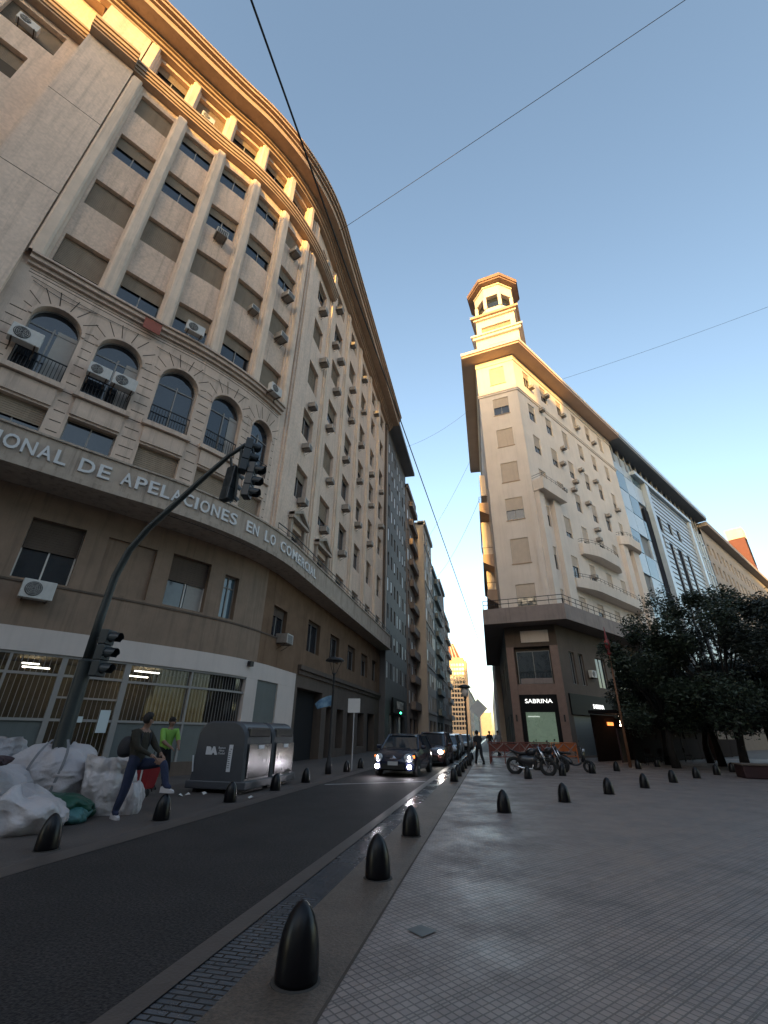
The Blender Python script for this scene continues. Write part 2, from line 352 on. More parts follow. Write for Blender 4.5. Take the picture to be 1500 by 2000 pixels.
# cornice over the arches
m = MB(); band(m, W, 2.3, 14.4, 17.62, 17.8, .0, .12, .3); band(m, W, 2.3, 14.4, 17.803, 18.0, 0, .26, .3); band(m, W, 2.3, 14.4, 18.003, 18.1, 0, .36, .3)
m.build('arch_cornice', 'rustic', LB)
pl = MB(); band(pl, W, 6.5, 7.22, 17.35, 17.95, .27, .3, .3); pl.build('plaque', 'plaque', LB)
for z_, s0, s1, sg in ((17.1, 2.6, 7.0, .12), (16.95, 2.7, 4.9, .18), (16.9, 7.3, 12.0, .15), (9.0, 9.0, 14.0, .0)):
    m = MB(); m.tube([W.P(s0 + (s1 - s0) * k / 16, z_ - sg * sin(pi * k / 16), .05 if z_ > 10 else .52) for k in range(17)], .014, 4, False); m.build('wall_cable', 'iron', LB)
# giant pilasters of the curve, rounded top, with narrow side fins
for s_ in (2.4, 4.87, 7.25, 9.6, 12.0, 14.25):
    for (z0, z1) in ((18.1, 33.2), (34.05, 37.3)):
        p = MB(); wd = .24 if s_ < 14 else .2
        prof = [(-wd - .1, .0), (-wd - .1, .1), (-wd, .12), (-wd, .3), (-wd + .08, .36), (wd - .08, .36), (wd, .3), (wd, .12), (wd + .1, .1), (wd + .1, .0)]
        lv = [z0, z1 - .35, z1 - .12, z1]; sc = [1, 1, .85, .4] if z0 < 30 else [1, 1, 1, 1]
        for (q0, c0), (q1, c1) in zip(zip(lv, sc), list(zip(lv, sc))[1:]):
            for (a0, o0), (a1, o1) in zip(prof, prof[1:]): p.quad(W.P(s_ + a0, q0, o0 * c0), W.P(s_ + a1, q0, o1 * c0), W.P(s_ + a1, q1, o1 * c1), W.P(s_ + a0, q1, o0 * c1))
        p.build('pilaster', 'pilaster', LB)
# wing pilasters
for s_ in (15.3, 19.65, 23.95, 28.15, 32.3, 36.45, 40.8):
    p = MB(); 
    for wd, o in ((.42, .1), (.26, .2)): band(p, W, s_ - wd, s_ + wd, 10.5, 37.0, 0, o, 5)
    p.build('wing_pilaster', 'pilaster' if s_ > 16 else 'plaster2', LB)
# wing windows
for ci, c in enumerate(cols):
    for ri, r in enumerate(rows): window(LB, W, c[0], c[1], r[1] - 2.05, r[1], .32, shut=rnd.choice([.1, .2, .3, .45, .9]), mull=1)
    window(LB, W, c[0], c[1], 34.7, 36.4, .32, shut=.4, mull=1)
    window(LB, W, c[0], c[1], 13.7, 15.9, .32, shut=rnd.choice([.1, .3, .6]), mull=1)
    window(LB, W, c[0], c[1], 10.3, 11.8, .32, shut=.2, mull=1)
    if ci < 2:                                          # pediment over the low windows
        p = MB(); a0, a1 = c[0] - .3, c[1] + .3; band(p, W, a0, a1, 12.15, 12.32, 0, .35, 1); 
        band(p, W, a0 + .1, a0 + .32, 10.6, 12.147, 0, .18, 1); band(p, W, a1 - .32, a1 - .1, 10.6, 12.147, 0, .18, 1)
        mid = (a0 + a1) / 2
        for u0, z0_, u1, z1_ in ((a0, 12.323, mid, 12.9), (mid, 12.9, a1, 12.323)):
            for o0, o1 in ((0, .35),):
                A = [W.P(u0, z0_, o1), W.P(u1, z1_, o1), W.P(u1, z1_ + .18, o1), W.P(u0, z0_ + .18, o1)]; B = [W.P(u0, z0_, o0), W.P(u1, z1_, o0), W.P(u1, z1_ + .18, o0), W.P(u0, z0_ + .18, o0)]
                p.quad(*A); p.quad(A[0], A[1], B[1], B[0]); p.quad(A[3], A[2], B[2], B[3])
        p.add([W.P(a0, 12.323, .12), W.P(a1, 12.323, .12), W.P(mid, 12.9, .12)], [(0, 1, 2)])
        p.build('pediment', 'fascia', LB)
# blank wall on the far left, at pilaster plane, with joint lines, and the recessed wall beyond
m = MB(); band(m, W, 0.0, 2.1, 9.3, 33.3, -.4, .34, .3); band(m, W, 0.0, 2.1, 34.05, 37.6, -.4, .34, .3); m.build('blank_wall', 'plaster2', LB)
pieces('wall_joint', W, [(0.0, 2.1, z_, z_ + .03, .34, .346) for z_ in (21.6, 27.4)], 'groove', LB, .3)
SWc = Curve([(-27.5, -8.0), (-17.8, 6.1)], smooth=False); SL = SWc.L
sop = [(SL - 3.1, SL - 1.35, z0, z0 + 2.1) for z0 in (27.4, 22.8, 18.2)] + [(SL - 3.0, SL - .8, 31.0, 32.95)] + [(SL - 7.2, SL - 5.4, z0, z0 + 2.1) for z0 in (31, 27.4, 22.8, 18.2)]
m = MB(); wall(m, SWc, 0, SL, 0, 37.6, sop, depth=.4); m.build('side_wall', 'plaster2', LB)
for i_, o_ in enumerate(sop): window(LB, SWc, o_[0], o_[1], o_[2], o_[3], .35, shut=[.45, .5, .6, .75, .5, .4, .8, .3][i_], mull=1)
# small upper cornice, roof cornice, on the curve W and on the side wall
def run_cornice(name, prof, a, b, matn, ds=.35, C=W):
    mb = MB()
    for (z0, z1, o1) in prof: band(mb, C, a, b, z0, z1, 0 if C is W else -.1, o1, ds)
    return mb.build(name, matn, LB)
small = [(33.3, 33.44, .42), (33.443, 33.62, .5), (33.623, 33.85, .58), (33.853, 34.02, .66)]
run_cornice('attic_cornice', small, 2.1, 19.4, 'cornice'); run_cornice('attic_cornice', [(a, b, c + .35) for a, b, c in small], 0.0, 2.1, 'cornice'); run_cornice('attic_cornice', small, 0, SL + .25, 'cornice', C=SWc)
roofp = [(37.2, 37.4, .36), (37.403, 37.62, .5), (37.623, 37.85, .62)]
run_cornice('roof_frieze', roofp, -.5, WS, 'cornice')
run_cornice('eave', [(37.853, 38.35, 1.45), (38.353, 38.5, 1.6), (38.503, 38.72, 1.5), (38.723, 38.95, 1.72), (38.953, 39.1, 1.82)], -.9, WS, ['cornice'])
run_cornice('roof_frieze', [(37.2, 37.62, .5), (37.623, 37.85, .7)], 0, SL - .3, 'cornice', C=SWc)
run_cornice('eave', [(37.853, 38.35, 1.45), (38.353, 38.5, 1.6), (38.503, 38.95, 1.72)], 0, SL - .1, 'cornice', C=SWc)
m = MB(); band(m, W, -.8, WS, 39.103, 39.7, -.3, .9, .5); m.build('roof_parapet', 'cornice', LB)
# lettered balcony band
m = MB(); band(m, W, 0, WS, 9.35, 10.5, -1.2, .5, .3); band(m, W, 0, WS, 9.15, 9.347, -1.2, .6, .3); band(m, W, 0, WS, 10.503, 10.58, .2, .56, .3)
m.build('balcony_band', 'fascia', LB)
m = MB()
k_ = 15.0
while k_ < WS: m.tube([W.P(k_, 10.5, .45), W.P(k_, 11.05, .45)], .014, 5); k_ += .9
band(m, W, 15, WS, 11.03, 11.07, .43, .47, .6); band(m, W, 15, WS, 10.78, 10.8, .44, .46, .6); m.build('balcony_railing', 'iron', LB)
def letters(txt, s0, s1):
    n = len(txt); lt = MB()
    adv = {'I': .45, 'M': 1.2, 'O': 1.1, 'C': 1.02, 'L': .88, 'E': .92, ' ': .6}; tot = sum(adv.get(c, 1) for c in txt); s_ = s0
    for c in txt:
        wdt = adv.get(c, 1) * (s1 - s0) / tot; cc = s_ + wdt / 2; s_ += wdt
        vs, fs = text_mesh(c, .74, .06, bold=.012); d = W.dir(cc); nrm = Vector((d.y, -d.x, 0)); P0 = Vector(W.P(cc, 9.66, .53)); dx = Vector((d.x, d.y, 0))
        wv = max(v[0] for v in vs) - min(v[0] for v in vs); k = min(1.25, (wdt * .84) / wv)
        lt.add([P0 + dx * v[0] * k + Vector((0, 0, v[1])) + nrm * v[2] for v in vs], fs)
    lt.build('lettering', 'letter', LB)
letters('CAMARA', -1.3 + 1.4, 1.9 + .2); letters('NACIONAL', 2.35, 5.78); letters('DE', 6.1, 7.2); letters('APELACIONES', 7.5, 12.3); letters('EN', 12.75, 13.6); letters('LO', 13.95, 14.85); letters('COMERCIAL', 15.2, 20.0)
# ground and first floor, set back
fo = [(8.2, 9.85, 6.0, 8.15), (10.62, 12.45, 6.03, 8.12), (13.12, 14.9, 6.03, 8.2), (15.68, 16.5, 6.03, 7.98), (19.5, 21.2, 5.95, 7.5), (24.4, 26.6, 5.95, 7.85), (28.7, 30.8, 5.95, 7.8), (33.0, 35.2, 5.95, 7.8), (37.2, 39.4, 5.95, 7.8), (41.2, 43.2, 5.95, 7.8), (4.2, 6.0, 6.0, 8.15)]
m = MB(); wall(m, GC, 0, 18.6, 4.46, 9.3, fo, depth=.35, ds=.4); m.build('stone_wall', 'stone', LB)
m = MB(); wall(m, GC, 18.6, GC.L, 4.46, 9.3, fo, depth=.35, ds=.4); m.build('sooty_wall', 'stoned', LB)  # same stone as the curve, shade painted in by the darker copy
for i_, o_ in enumerate(fo):
    if i_ == 1: q = MB(); band(q, GC, o_[0], o_[1], o_[2], o_[3], -.3, -.12, .4); q.build('blind_panel', 'stone', LB); continue
    window(LB, GC, *o_, .3, shut=[.5, 0, .5, 0, .3, .1, .1, .2, .3, .1, .5][i_], mull=1, sm='stone2', fm='framew' if i_ in (0, 2) else 'frame', trans=7.45 if i_ == 3 else 0, gm='glass' if i_ != 3 else 'glassb', blind=.45 if i_ in (2,) else 0)
pieces('stone_ledge', GC, [(0, 22, 5.86, 5.93, 0, .035), (23.4, GC.L, 4.75, 5.0, 0, .22), (23.4, GC.L, 4.5, 4.747, 0, .1)], 'stone2', LB)
m = MB(); band(m, GC, 0, 23.2, 3.72, 4.46, -.3, .02, .4); band(m, GC, 17.95, 18.85, 0, 3.717, -.3, .02, .4); band(m, GC, 21.0, 23.2, 0, 3.717, -.3, .02, .4); m.build('white_band', 'white', LB)
m = MB(); band(m, GC, 18.85, 21.0, 0.1, 3.715, -.22, -.05, .4); m.build('grey_door', 'greypanel', LB)
# dark passage and far shop openings
m = MB(); wall(m, GC, 23.2, GC.L, 0, 4.46, [(23.6, 27.9, 0, 3.8), (28.8, 30.1, 0, 3.05), (31.1, 32.7, .5, 3.0), (33.7, 35.5, 0, 3.05), (36.7, 38.7, .5, 3.0), (39.9, 42.5, 0, 3.05)], depth=.6); m.build('stone_base', 'stone2', LB)
m = MB()
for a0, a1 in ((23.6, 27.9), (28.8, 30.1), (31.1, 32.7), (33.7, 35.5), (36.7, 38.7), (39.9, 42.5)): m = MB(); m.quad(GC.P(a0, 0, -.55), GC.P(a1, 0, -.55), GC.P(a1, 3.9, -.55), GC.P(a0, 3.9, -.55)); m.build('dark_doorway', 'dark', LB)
# shop front with bars, frames, lit interior
m = MB()
fr = [(8.99, 9.07), (10.42, 10.58), (12.42, 12.62), (15.0, 15.08)]
for a0, a1 in fr: band(m, GC, a0, a1, .1, 3.72, -.16, -.04, .3)
band(m, GC, 2, 12.45, 3.05, 3.13, -.15, -.05, .3); band(m, GC, 12.62, 17.95, 3.02, 3.1, -.15, -.05, .3); band(m, GC, 10.58, 12.42, 2.4, 2.46, -.15, -.05, .3); band(m, GC, 2, 17.95, 3.64, 3.717, -.17, -.03, .3)
band(m, GC, 2, 17.95, 1.72, 1.8, -.15, -.05, .3); m.build('shop_frame', 'frame', LB)
m = MB(); k_ = 5.0
while k_ < 17.8:
    z0 = 1.8 if not 10.6 < k_ < 12.4 else .5
    m.tube([GC.P(k_, z0, -.1), GC.P(k_, 3.66, -.1)], .011, 4, False); k_ += .155
m.build('window_bars', 'frame', LB, ); LB.children[-1].data.materials[0] = M['bracket']
pieces('grey_panel', GC, [(2, 10.42, .45, 1.72, -.2, -.1), (12.62, 17.95, .45, 1.72, -.2, -.1)], 'greypanel', LB)
m = MB(); band(m, GC, 2, 17.95, 0, .45, -.25, .0, .3); m.build('plinth', 'stone2', LB)
m = MB(); band(m, GC, 2, 17.9, .1, 3.7, -3.2, -2.9, .5); band(m, GC, 2, 17.9, 3.718, 3.9, -3.2, -.3, .5); m.build('shop_interior_wall', 'ochre', LB)
for a0, a1, z_, o_ in ((9.5, 10.0, 3.5, -1.6), (9.5, 10.3, 3.35, -1.2), (11.2, 11.9, 3.4, -1.4), (13.2, 14.2, 3.55, -1.2), (13.3, 14.1, 3.42, -1.9)): m = MB(); band(m, GC, a0, a1, z_, z_ + .04, o_, o_ + .08, .5); m.build('fluorescent_light', 'lampw', LB)
m = MB(); band(m, GC, 2, 17.95, .5, 3.66, -.175, -.165, .5); m.build('shop_glazing', 'glasst', LB)
pieces('paper_notice', GC, [(11.98, 12.3, 1.4, 2.1, -.02, .0), (11.2, 11.5, 1.7, 1.88, -.02, 0)], 'paper', LB)
m = MB(); band(m, GC, 17.85, 18.1, 4.2, 4.42, .021, .2, .3); m.build('alarm_box', 'iron', LB)
# inner cores (floors and party walls behind the facade)
def inset(C, a, b, off, n=24): return [C.at(a + (b - a) * k / n, off) for k in range(n + 1)]
m = MB(); poly = inset(W, 0.2, WS, -1.0) + [(-26, 46), (-26, 6), ]; m.prism(poly, 9.4, 38.9); m.build('inner_core', 'core', LB)
m = MB(); poly = inset(GC, 1, 17.6, -3.25, 14) + inset(GC, 18.2, GC.L, -.95, 8) + [(-26, 46), (-26, 6)]; m.prism(poly, 0, 9.3); m.build('inner_core', 'core', LB)
m = MB(); m.prism([(-18.2, 6.0), (-26, 6), (-40, 6), (-40, -8.5), (-28, -8.5)], 0, 38.9); m.build('inner_core', 'core', LB)
# ================================================================ ground, road and pavements
M['asphalt'] = mat('asphalt', (.026, .0215, .0205), .75, .4, 1.1, bump=.9, bscale=60, col2=(.013, .011, .0105), spec=.3, grain=.75, gscale=38)
M['concrete_strip'] = mat('kerb_concrete', (.10, .073, .055), .6, .3, 1.6, bump=.35, bscale=60, grain=.22, gscale=40)
M['sidewalk'] = mat('old_sidewalk', (.078, .063, .056), .65, .35, 1.2, bump=.35, bscale=50, grain=.22, gscale=35)
M['kerbstone'] = mat('kerb_stone', (.085, .068, .06), .5, .2, 4, bump=.2)
M['earth'] = mat('city_ground', (.10, .10, .10), .8, .2, .5)
def tile_mat(name, ang, cell, col, col2, mortar, rough, bw=None, big=0.0, mw=.09):
    m = bpy.data.materials.new(name); m.use_nodes = True; N = m.node_tree; p = N.nodes['Principled BSDF']; p.inputs['Roughness'].default_value = rough
    g = N.nodes.new('ShaderNodeNewGeometry'); mp = N.nodes.new('ShaderNodeMapping'); mp.inputs['Rotation'].default_value = (0, 0, radians(ang)); N.links.new(g.outputs['Position'], mp.inputs[0])
    def brick(w_, h_, ms, off=0.0):
        b = N.nodes.new('ShaderNodeTexBrick'); b.offset = off; b.squash = 1; b.inputs['Scale'].default_value = 1; b.inputs['Brick Width'].default_value = w_; b.inputs['Row Height'].default_value = h_
        b.inputs['Mortar Size'].default_value = ms; b.inputs['Mortar Smooth'].default_value = .3; b.inputs['Color1'].default_value = (*col, 1); b.inputs['Color2'].default_value = (*col2, 1); b.inputs['Mortar'].default_value = (*mortar, 1)
        N.links.new(mp.outputs[0], b.inputs['Vector']); return b
    b = brick(bw or cell, cell, cell * mw, .5 if bw else 0)
    no = N.nodes.new('ShaderNodeTexNoise'); no.inputs['Scale'].default_value = .9; no.inputs['Detail'].default_value = 8; no.inputs['Roughness'].default_value = .65; N.links.new(g.outputs['Position'], no.inputs['Vector'])
    r = N.nodes.new('ShaderNodeMapRange'); r.inputs[1].default_value = .3; r.inputs[2].default_value = .75; r.inputs[3].default_value = 1.15; r.inputs[4].default_value = .6; N.links.new(no.outputs[0], r.inputs[0])
    mu = N.nodes.new('ShaderNodeMix'); mu.data_type = 'RGBA'; mu.blend_type = 'MULTIPLY'; mu.inputs[0].default_value = 1; N.links.new(b.outputs['Color'], mu.inputs[6]); N.links.new(r.outputs[0], mu.inputs[7]); out = mu.outputs[2]
    if big:
        b2 = brick(big, cell * 6.07, cell * .13); mx = N.nodes.new('ShaderNodeMix'); mx.data_type = 'RGBA'; mx.inputs[7].default_value = (*[c * 1.0 for c in mortar], 1)
        N.links.new(b2.outputs['Fac'], mx.inputs[0]); N.links.new(out, mx.inputs[6]); out = mx.outputs[2]
    N.links.new(out, p.inputs['Base Color'])
    bp = N.nodes.new('ShaderNodeBump'); bp.inputs['Strength'].default_value = .7; bp.inputs['Distance'].default_value = .006; bp.invert = True; N.links.new(b.outputs['Fac'], bp.inputs['Height'])
    N.links.new(bp.outputs[0], p.inputs['Normal'])
    rr = N.nodes.new('ShaderNodeMapRange'); rr.inputs[1].default_value = .35; rr.inputs[2].default_value = .7; rr.inputs[3].default_value = rough - .12; rr.inputs[4].default_value = rough + .2; N.links.new(no.outputs[0], rr.inputs[0]); N.links.new(rr.outputs[0], p.inputs['Roughness'])
    return m
M['plaza'] = tile_mat('ribbed_plaza_tile', -50, .067, (.28, .225, .20), (.225, .18, .165), (.11, .092, .083), .5, big=4.0, mw=.1)
M['drain'] = tile_mat('drain_channel_blocks', 0, .06, (.115, .118, .13), (.085, .09, .10), (.008, .008, .010), .22, bw=.165, mw=.15)
def sheet(name, x0, x1, y0, y1, z, m, thick=0.0):
    mb = MB(); 
    if thick: mb.box(((x0 + x1) / 2, (y0 + y1) / 2, z - thick / 2), (x1 - x0, y1 - y0, thick))
    else: mb.quad((x0, y0, z), (x1, y0, z), (x1, y1, z), (x0, y1, z))
    return struct(mb.build(name, m))
sheet('ground', -1500, 1500, -1500, 3000, -.03, 'earth')
sheet('road', -5.62, -2.42, -60, 900, 0.0, 'asphalt')
sheet('gutter', -6.0, -5.62, -60, 900, .004, 'kerbstone')
sheet('sidewalk', -60, -6.0, -60, 900, .002, 'sidewalk')
sheet('kerb', -2.42, -2.22, -60, 900, .012, 'kerbstone')
sheet('drain_channel', -2.22, -1.84, -60, 900, .003, 'drain')
sheet('kerb_strip', -1.84, -1.17, -60, 900, .008, 'concrete_strip')
sheet('plaza', -1.15, 80, -60, 48, .012, 'plaza')
sheet('sidewalk', -1.15, 80, 48, 900, .010, 'sidewalk')
def dirt_line(name, pts, wd, z, m):
    mb = MB()
    for a, b in zip(pts, pts[1:]):
        a = Vector(a); b = Vector(b); d = (b - a).normalized(); n = Vector((-d.y, d.x)) * wd / 2
        mb.quad((*(a - n), z), (*(b - n), z), (*(b + n), z), (*(a + n), z))
    return struct(mb.build(name, m))
M['linepaint'] = mat('worn_white_paint', (.33, .33, .33), .6, .35, 9)
dirt_line('stop_line', [(-5.45, 16.0), (-2.45, 18.3)], .16, .006, 'linepaint')
dirt_line('road_joint', [(-1.16, -2), (-1.155, 48)], .022, .016, 'groove')
mb = MB(); mb.quad((-.86, 4.98, .021), (-.71, 4.86, .021), (-.60, 5.02, .021), (-.76, 5.12, .021)); struct(mb.build('cover_plate', mat('iron_cover', (.07, .075, .075), .4, .2, 20)))
# ================================================================ the flatiron building on the right
M['beige'] = mat('beige_render', (.68, .60, .53), .88, .12, .45, streak=.2, bump=.15)
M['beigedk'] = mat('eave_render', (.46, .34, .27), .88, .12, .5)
M['tilebrown'] = mat('brown_roof_edge', (.24, .15, .11), .8, .15, 1); M['pinkstone'] = mat('pink_granite', (.20, .125, .10), .5, .2, 3.0, streak=.2)
M['slab'] = mat('balcony_slab', (.27, .22, .20), .85, .2, 1.2, streak=.4)
M['shopdark'] = mat('black_shop_sign', (.006, .006, .007), .6, 0, spec=.15)
M['lit'] = mat('lit_letters', (1, 1, 1), .5, 0, emit=(1, 1, .96), estr=.42)
M['shoplight'] = mat('lit_shop_inside', (.30, .38, .30), .8, .5, 2.2, emit=(.55, .75, .55), estr=.10)
M['tealwall'] = mat('teal_grey_wall', (.08, .105, .115), .7, .15, 1)
M['metalsh'] = mat('steel_shutter', (.10, .11, .115), .45, .1, 3)
FB = empty('flatiron_building', (6, 42, 0), 'tall narrow beige flatiron building with deep eaves and an octagonal lantern tower on top', 'building')
K = Vector((6.0, 40.0)); A54 = radians(54); D54 = Vector((cos(A54), sin(A54))); N54 = Vector((D54.y, -D54.x))
FL = Vector((1.83, 40.81))
RF = Curve([K, K + D54 * 25.3], smooth=False); FF = Curve([FL, K], smooth=False); LF = Curve([(1.83, 64), FL], smooth=False)
UF = FF.L - 4.25
def offpoly(poly, o):
    n = len(poly); out = []
    for i in range(n):
        a, b, c = Vector(poly[i - 1]), Vector(poly[i]), Vector(poly[(i + 1) % n]); d1 = (b - a).normalized(); d2 = (c - b).normalized()
        n1 = Vector((d1.y, -d1.x)); n2 = Vector((d2.y, -d2.x)); m_ = (n1 + n2); k = m_.length_squared / 2
        out.append(tuple(b + m_ / max(k, .3) * o))
    return out
def slab(parent, name, poly, o, z0, z1, m): 
    mb = MB(); mb.prism(offpoly(poly, o), z0, z1); return mb.build(name, m, parent)
e25 = K + D54 * 25.3
FP = [tuple(FL), tuple(K), tuple(e25), (14.0, 64.0), (1.83, 64.0)]
front_rows = [(37.6, 40.1), (33.2, 35.5), (28.95, 31.2), (24.6, 26.9), (20.3, 22.7), (15.8, 18.3), (11.8, 13.8)]
ucols = [(1.9, 3.3), (5.6, 7.0), (9.5, 10.8), (13.5, 14.8), (17.2, 18.5), (21.2, 22.4)]
rtops = [40.15, 35.35, 30.95, 26.55, 22.3, 17.85, 13.6]
fop = [(1.45 , 3.13, a, b) for a, b in front_rows]
m = MB(); wall(m, FF, 0, FF.L, 10.2, 41.4, fop, depth=.22); m.build('front_wall', 'beige', FB)
for i_, (o_, s_) in enumerate(zip(fop, [1, .52, 1, 1, .55, 1, .6])): window(FB, FF, *o_, .18, shut=s_, mull=1, sm='shutter2', sill=.06)
rop = []
for ci, c in enumerate(ucols):
    for ri, t_ in enumerate(rtops): rop.append((c[0] if not (ci == 0 and ri > 3) else 1.5, c[1] if not (ci == 0 and ri > 3) else 2.7, t_ - 2.35, t_))
m = MB(); wall(m, RF, 0, 25.3, 10.2, 41.4, rop, depth=.22); m.build('street_wall', 'beige', FB)
rnd = random.Random(11)
for o_ in rop: window(FB, RF, *o_, .18, shut=rnd.choice([.5, .75, 1, .35, .6, .9, .45]), mull=1, sm='shutter2')
lop = [(s_, s_ + 1.3, t_ - 2.3, t_) for s_ in (3, 8, 13.5, 19) for t_ in rtops]
m = MB(); wall(m, LF, 0, LF.L, 10.2, 41.4, lop, depth=.22); m.build('side_wall', 'beige', FB)
for o_ in lop: window(FB, LF, *o_, .18, shut=.5, sm='shutter2')
m = MB(); m.prism(offpoly(FP, -.5), 0, 41.3); m.build('inner_core', 'core', FB)
slab(FB, 'string_course', FP, .1, 36.1, 36.32, 'beige'); slab(FB, 'string_course', FP, .16, 36.323, 36.42, 'beige')
slab(FB, 'frieze', FP, .08, 40.6, 41.397, 'beige')
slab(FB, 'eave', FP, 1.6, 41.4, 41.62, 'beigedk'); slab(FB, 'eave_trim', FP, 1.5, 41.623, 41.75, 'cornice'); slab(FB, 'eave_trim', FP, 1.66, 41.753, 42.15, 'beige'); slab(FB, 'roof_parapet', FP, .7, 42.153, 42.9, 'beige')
# tower: two tiers and an octagonal lantern
TC = Vector((5.35, 44.1)); fx = Vector((cos(radians(-11)), sin(radians(-11)))); fy = Vector((-fx.y, fx.x))
def rect(c, w_, d_): return [tuple(c + fx * a * w_ / 2 + fy * b * d_ / 2) for a, b in ((-1, -1), (1, -1), (1, 1), (-1, 1))]
T1 = rect(TC, 5.3, 5.0); T2 = rect(TC, 5.3, 5.0); T2b = rect(TC, 4.9, 4.6)
c1 = Curve([T1[0], T1[1]], smooth=False); m = MB(); wall(m, c1, 0, 5.3, 42.9, 46.6, [(1.6, 3.6, 43.9, 45.4)], depth=.3)
for i_ in (1, 2, 3): q = Curve([T1[i_], T1[(i_ + 1) % 4]], smooth=False); wall(m, q, 0, q.L, 42.9, 46.6, [(1.5, 3.2, 43.9, 45.4)], depth=.3)
m.build('tower_base', 'beige', FB)
for i_ in range(4):
    q = Curve([T1[i_], T1[(i_ + 1) % 4]], smooth=False); window(FB, q, *((1.6, 3.6, 43.9, 45.4) if i_ == 0 else (1.5, 3.2, 43.9, 45.4)), .25, shut=.9, mull=1, sm='shutter2')
slab(FB, 'tower_ledge', T1, .35, 46.603, 47.0, 'beige'); slab(FB, 'tower_ledge', T1, .55, 47.003, 47.25, 'beige')
m = MB()
for i_ in range(4): q = Curve([T2b[i_], T2b[(i_ + 1) % 4]], smooth=False); wall(m, q, 0, q.L, 47.25, 50.2, [(.6, q.L - .6, 47.9, 49.0)], depth=.3)
m.build('tower_tier', 'beige', FB)
for i_ in range(4): q = Curve([T2b[i_], T2b[(i_ + 1) % 4]], smooth=False); window(FB, q, .6, q.L - .6, 47.9, 49.0, .25, mull=3, gm='shutter')
slab(FB, 'tower_ledge', T2b, .3, 50.203, 50.45, 'beige'); slab(FB, 'tower_ledge', T2b, .6, 50.453, 50.8, 'cornice')
def octa(r, rot=22.5 - 11): return [tuple(TC + Vector((cos(radians(rot + 45 * k)), sin(radians(rot + 45 * k)))) * r) for k in range(8)]
m = MB(); m.prism(octa(2.65), 50.803, 52.0); m.prism(octa(2.7), 54.2, 55.9); m.prism(octa(2.85), 55.903, 56.2); m.build('lantern_wall', 'beige', FB)
m = MB()
for x, y in octa(2.52): m.box((x, y, 53.1), (.42, .42, 2.196), radians(-11))
m.build('lantern_pier', 'beige', FB)
m = MB(); m.prism(octa(2.1), 52.003, 54.197); m.build('lantern_window', 'glass', FB)
m = MB(); m.prism(octa(3.55), 56.203, 56.45); m.prism(octa(3.7), 56.453, 57.0); m.build('lantern_roof', 'tilebrown', FB)
m = MB(); m.prism(octa(2.2), 57.003, 57.4); m.tube([(TC.x, TC.y, 57.4), (TC.x, TC.y, 60.6)], [.28, .16], 10); m.lathe([(.02, 0), (.32, .15), (.38, .4), (.3, .65), (.02, .8)], (TC.x, TC.y, 60.5), 12); m.build('finial', 'beige', FB)
# bays and ribs on the street face
def ribs(C, us, z0, z1, o):
    mb = MB()
    for a, b in us: band(mb, C, a, b, z0, z1, 0, o)
    return mb.build('bay_rib', 'beige', FB)
ribs(RF, [(.25, 1.2), (3.05, 4.5)], 11.5, 23.1, .45); ribs(RF, [(19.6, 21.0), (22.6, 24.4)], 11.5, 23.0, .45); ribs(FF, [(3.75, 4.05)], 11.5, 23.1, .2)
def balcony(C, a, b, z0, z1, o, rounded=0.0, rail=.5, parent=None, m_='beige'):
    mb = MB(); n = 14 if rounded else 1; pts = []
    if rounded:
        for k in range(n + 1):
            t = k / n; s_ = a + (b - a) * t; e_ = min(1, min(s_ - a, b - s_) / rounded); pts.append((s_, o * (.35 + .65 * sin(e_ * pi / 2))))
    else: pts = [(a, o), (b, o)]
    for (s0, q0), (s1, q1) in zip(pts, pts[1:]):
        mb.quad(C.P(s0, z0, q0 * .93), C.P(s1, z0, q1 * .93), C.P(s1, z1, q1), C.P(s0, z1, q0)); mb.quad(C.P(s0, z1, q0), C.P(s1, z1, q1), C.P(s1, z1, 0), C.P(s0, z1, 0)); mb.quad(C.P(s0, z0, 0), C.P(s1, z0, 0), C.P(s1, z0, q1 * .93), C.P(s0, z0, q0 * .93))
    for s_, q_ in (pts[0], pts[-1]): mb.quad(C.P(s_, z0, 0), C.P(s_, z0, q_ * .93), C.P(s_, z1, q_), C.P(s_, z1, 0))
    bo = mb.build('balcony', m_, parent or FB)
    if rail:
        r = MB()
        for zz in (rail, rail * .5):
            r.tube([C.P(pts[0][0], z1 + zz, 0)] + [C.P(s_, z1 + zz, q_ - .06) for s_, q_ in pts] + [C.P(pts[-1][0], z1 + zz, 0)], .022, 4)
        L_ = b - a; k_ = 0
        while k_ <= L_:
            s_ = a + k_; q_ = o
            if rounded: e_ = min(1, min(s_ - a, b - s_) / rounded); q_ = o * (.35 + .65 * sin(e_ * pi / 2))
            r.tube([C.P(s_, z1, q_ - .06), C.P(s_, z1 + rail, q_ - .06)], .016, 4); k_ += .9
        r.build('railing', 'iron', bo)
    return bo
balcony(RF, .15, 4.8, 23.1, 24.3, 1.15, 0); balcony(RF, 19.4, 25.0, 22.9, 24.0, 1.1, 1.2); balcony(RF, 8.0, 17.2, 18.55, 19.75, 1.2, 3.0); balcony(RF, 4.9, 20.8, 14.3, 15.2, 1.3, 3.5)
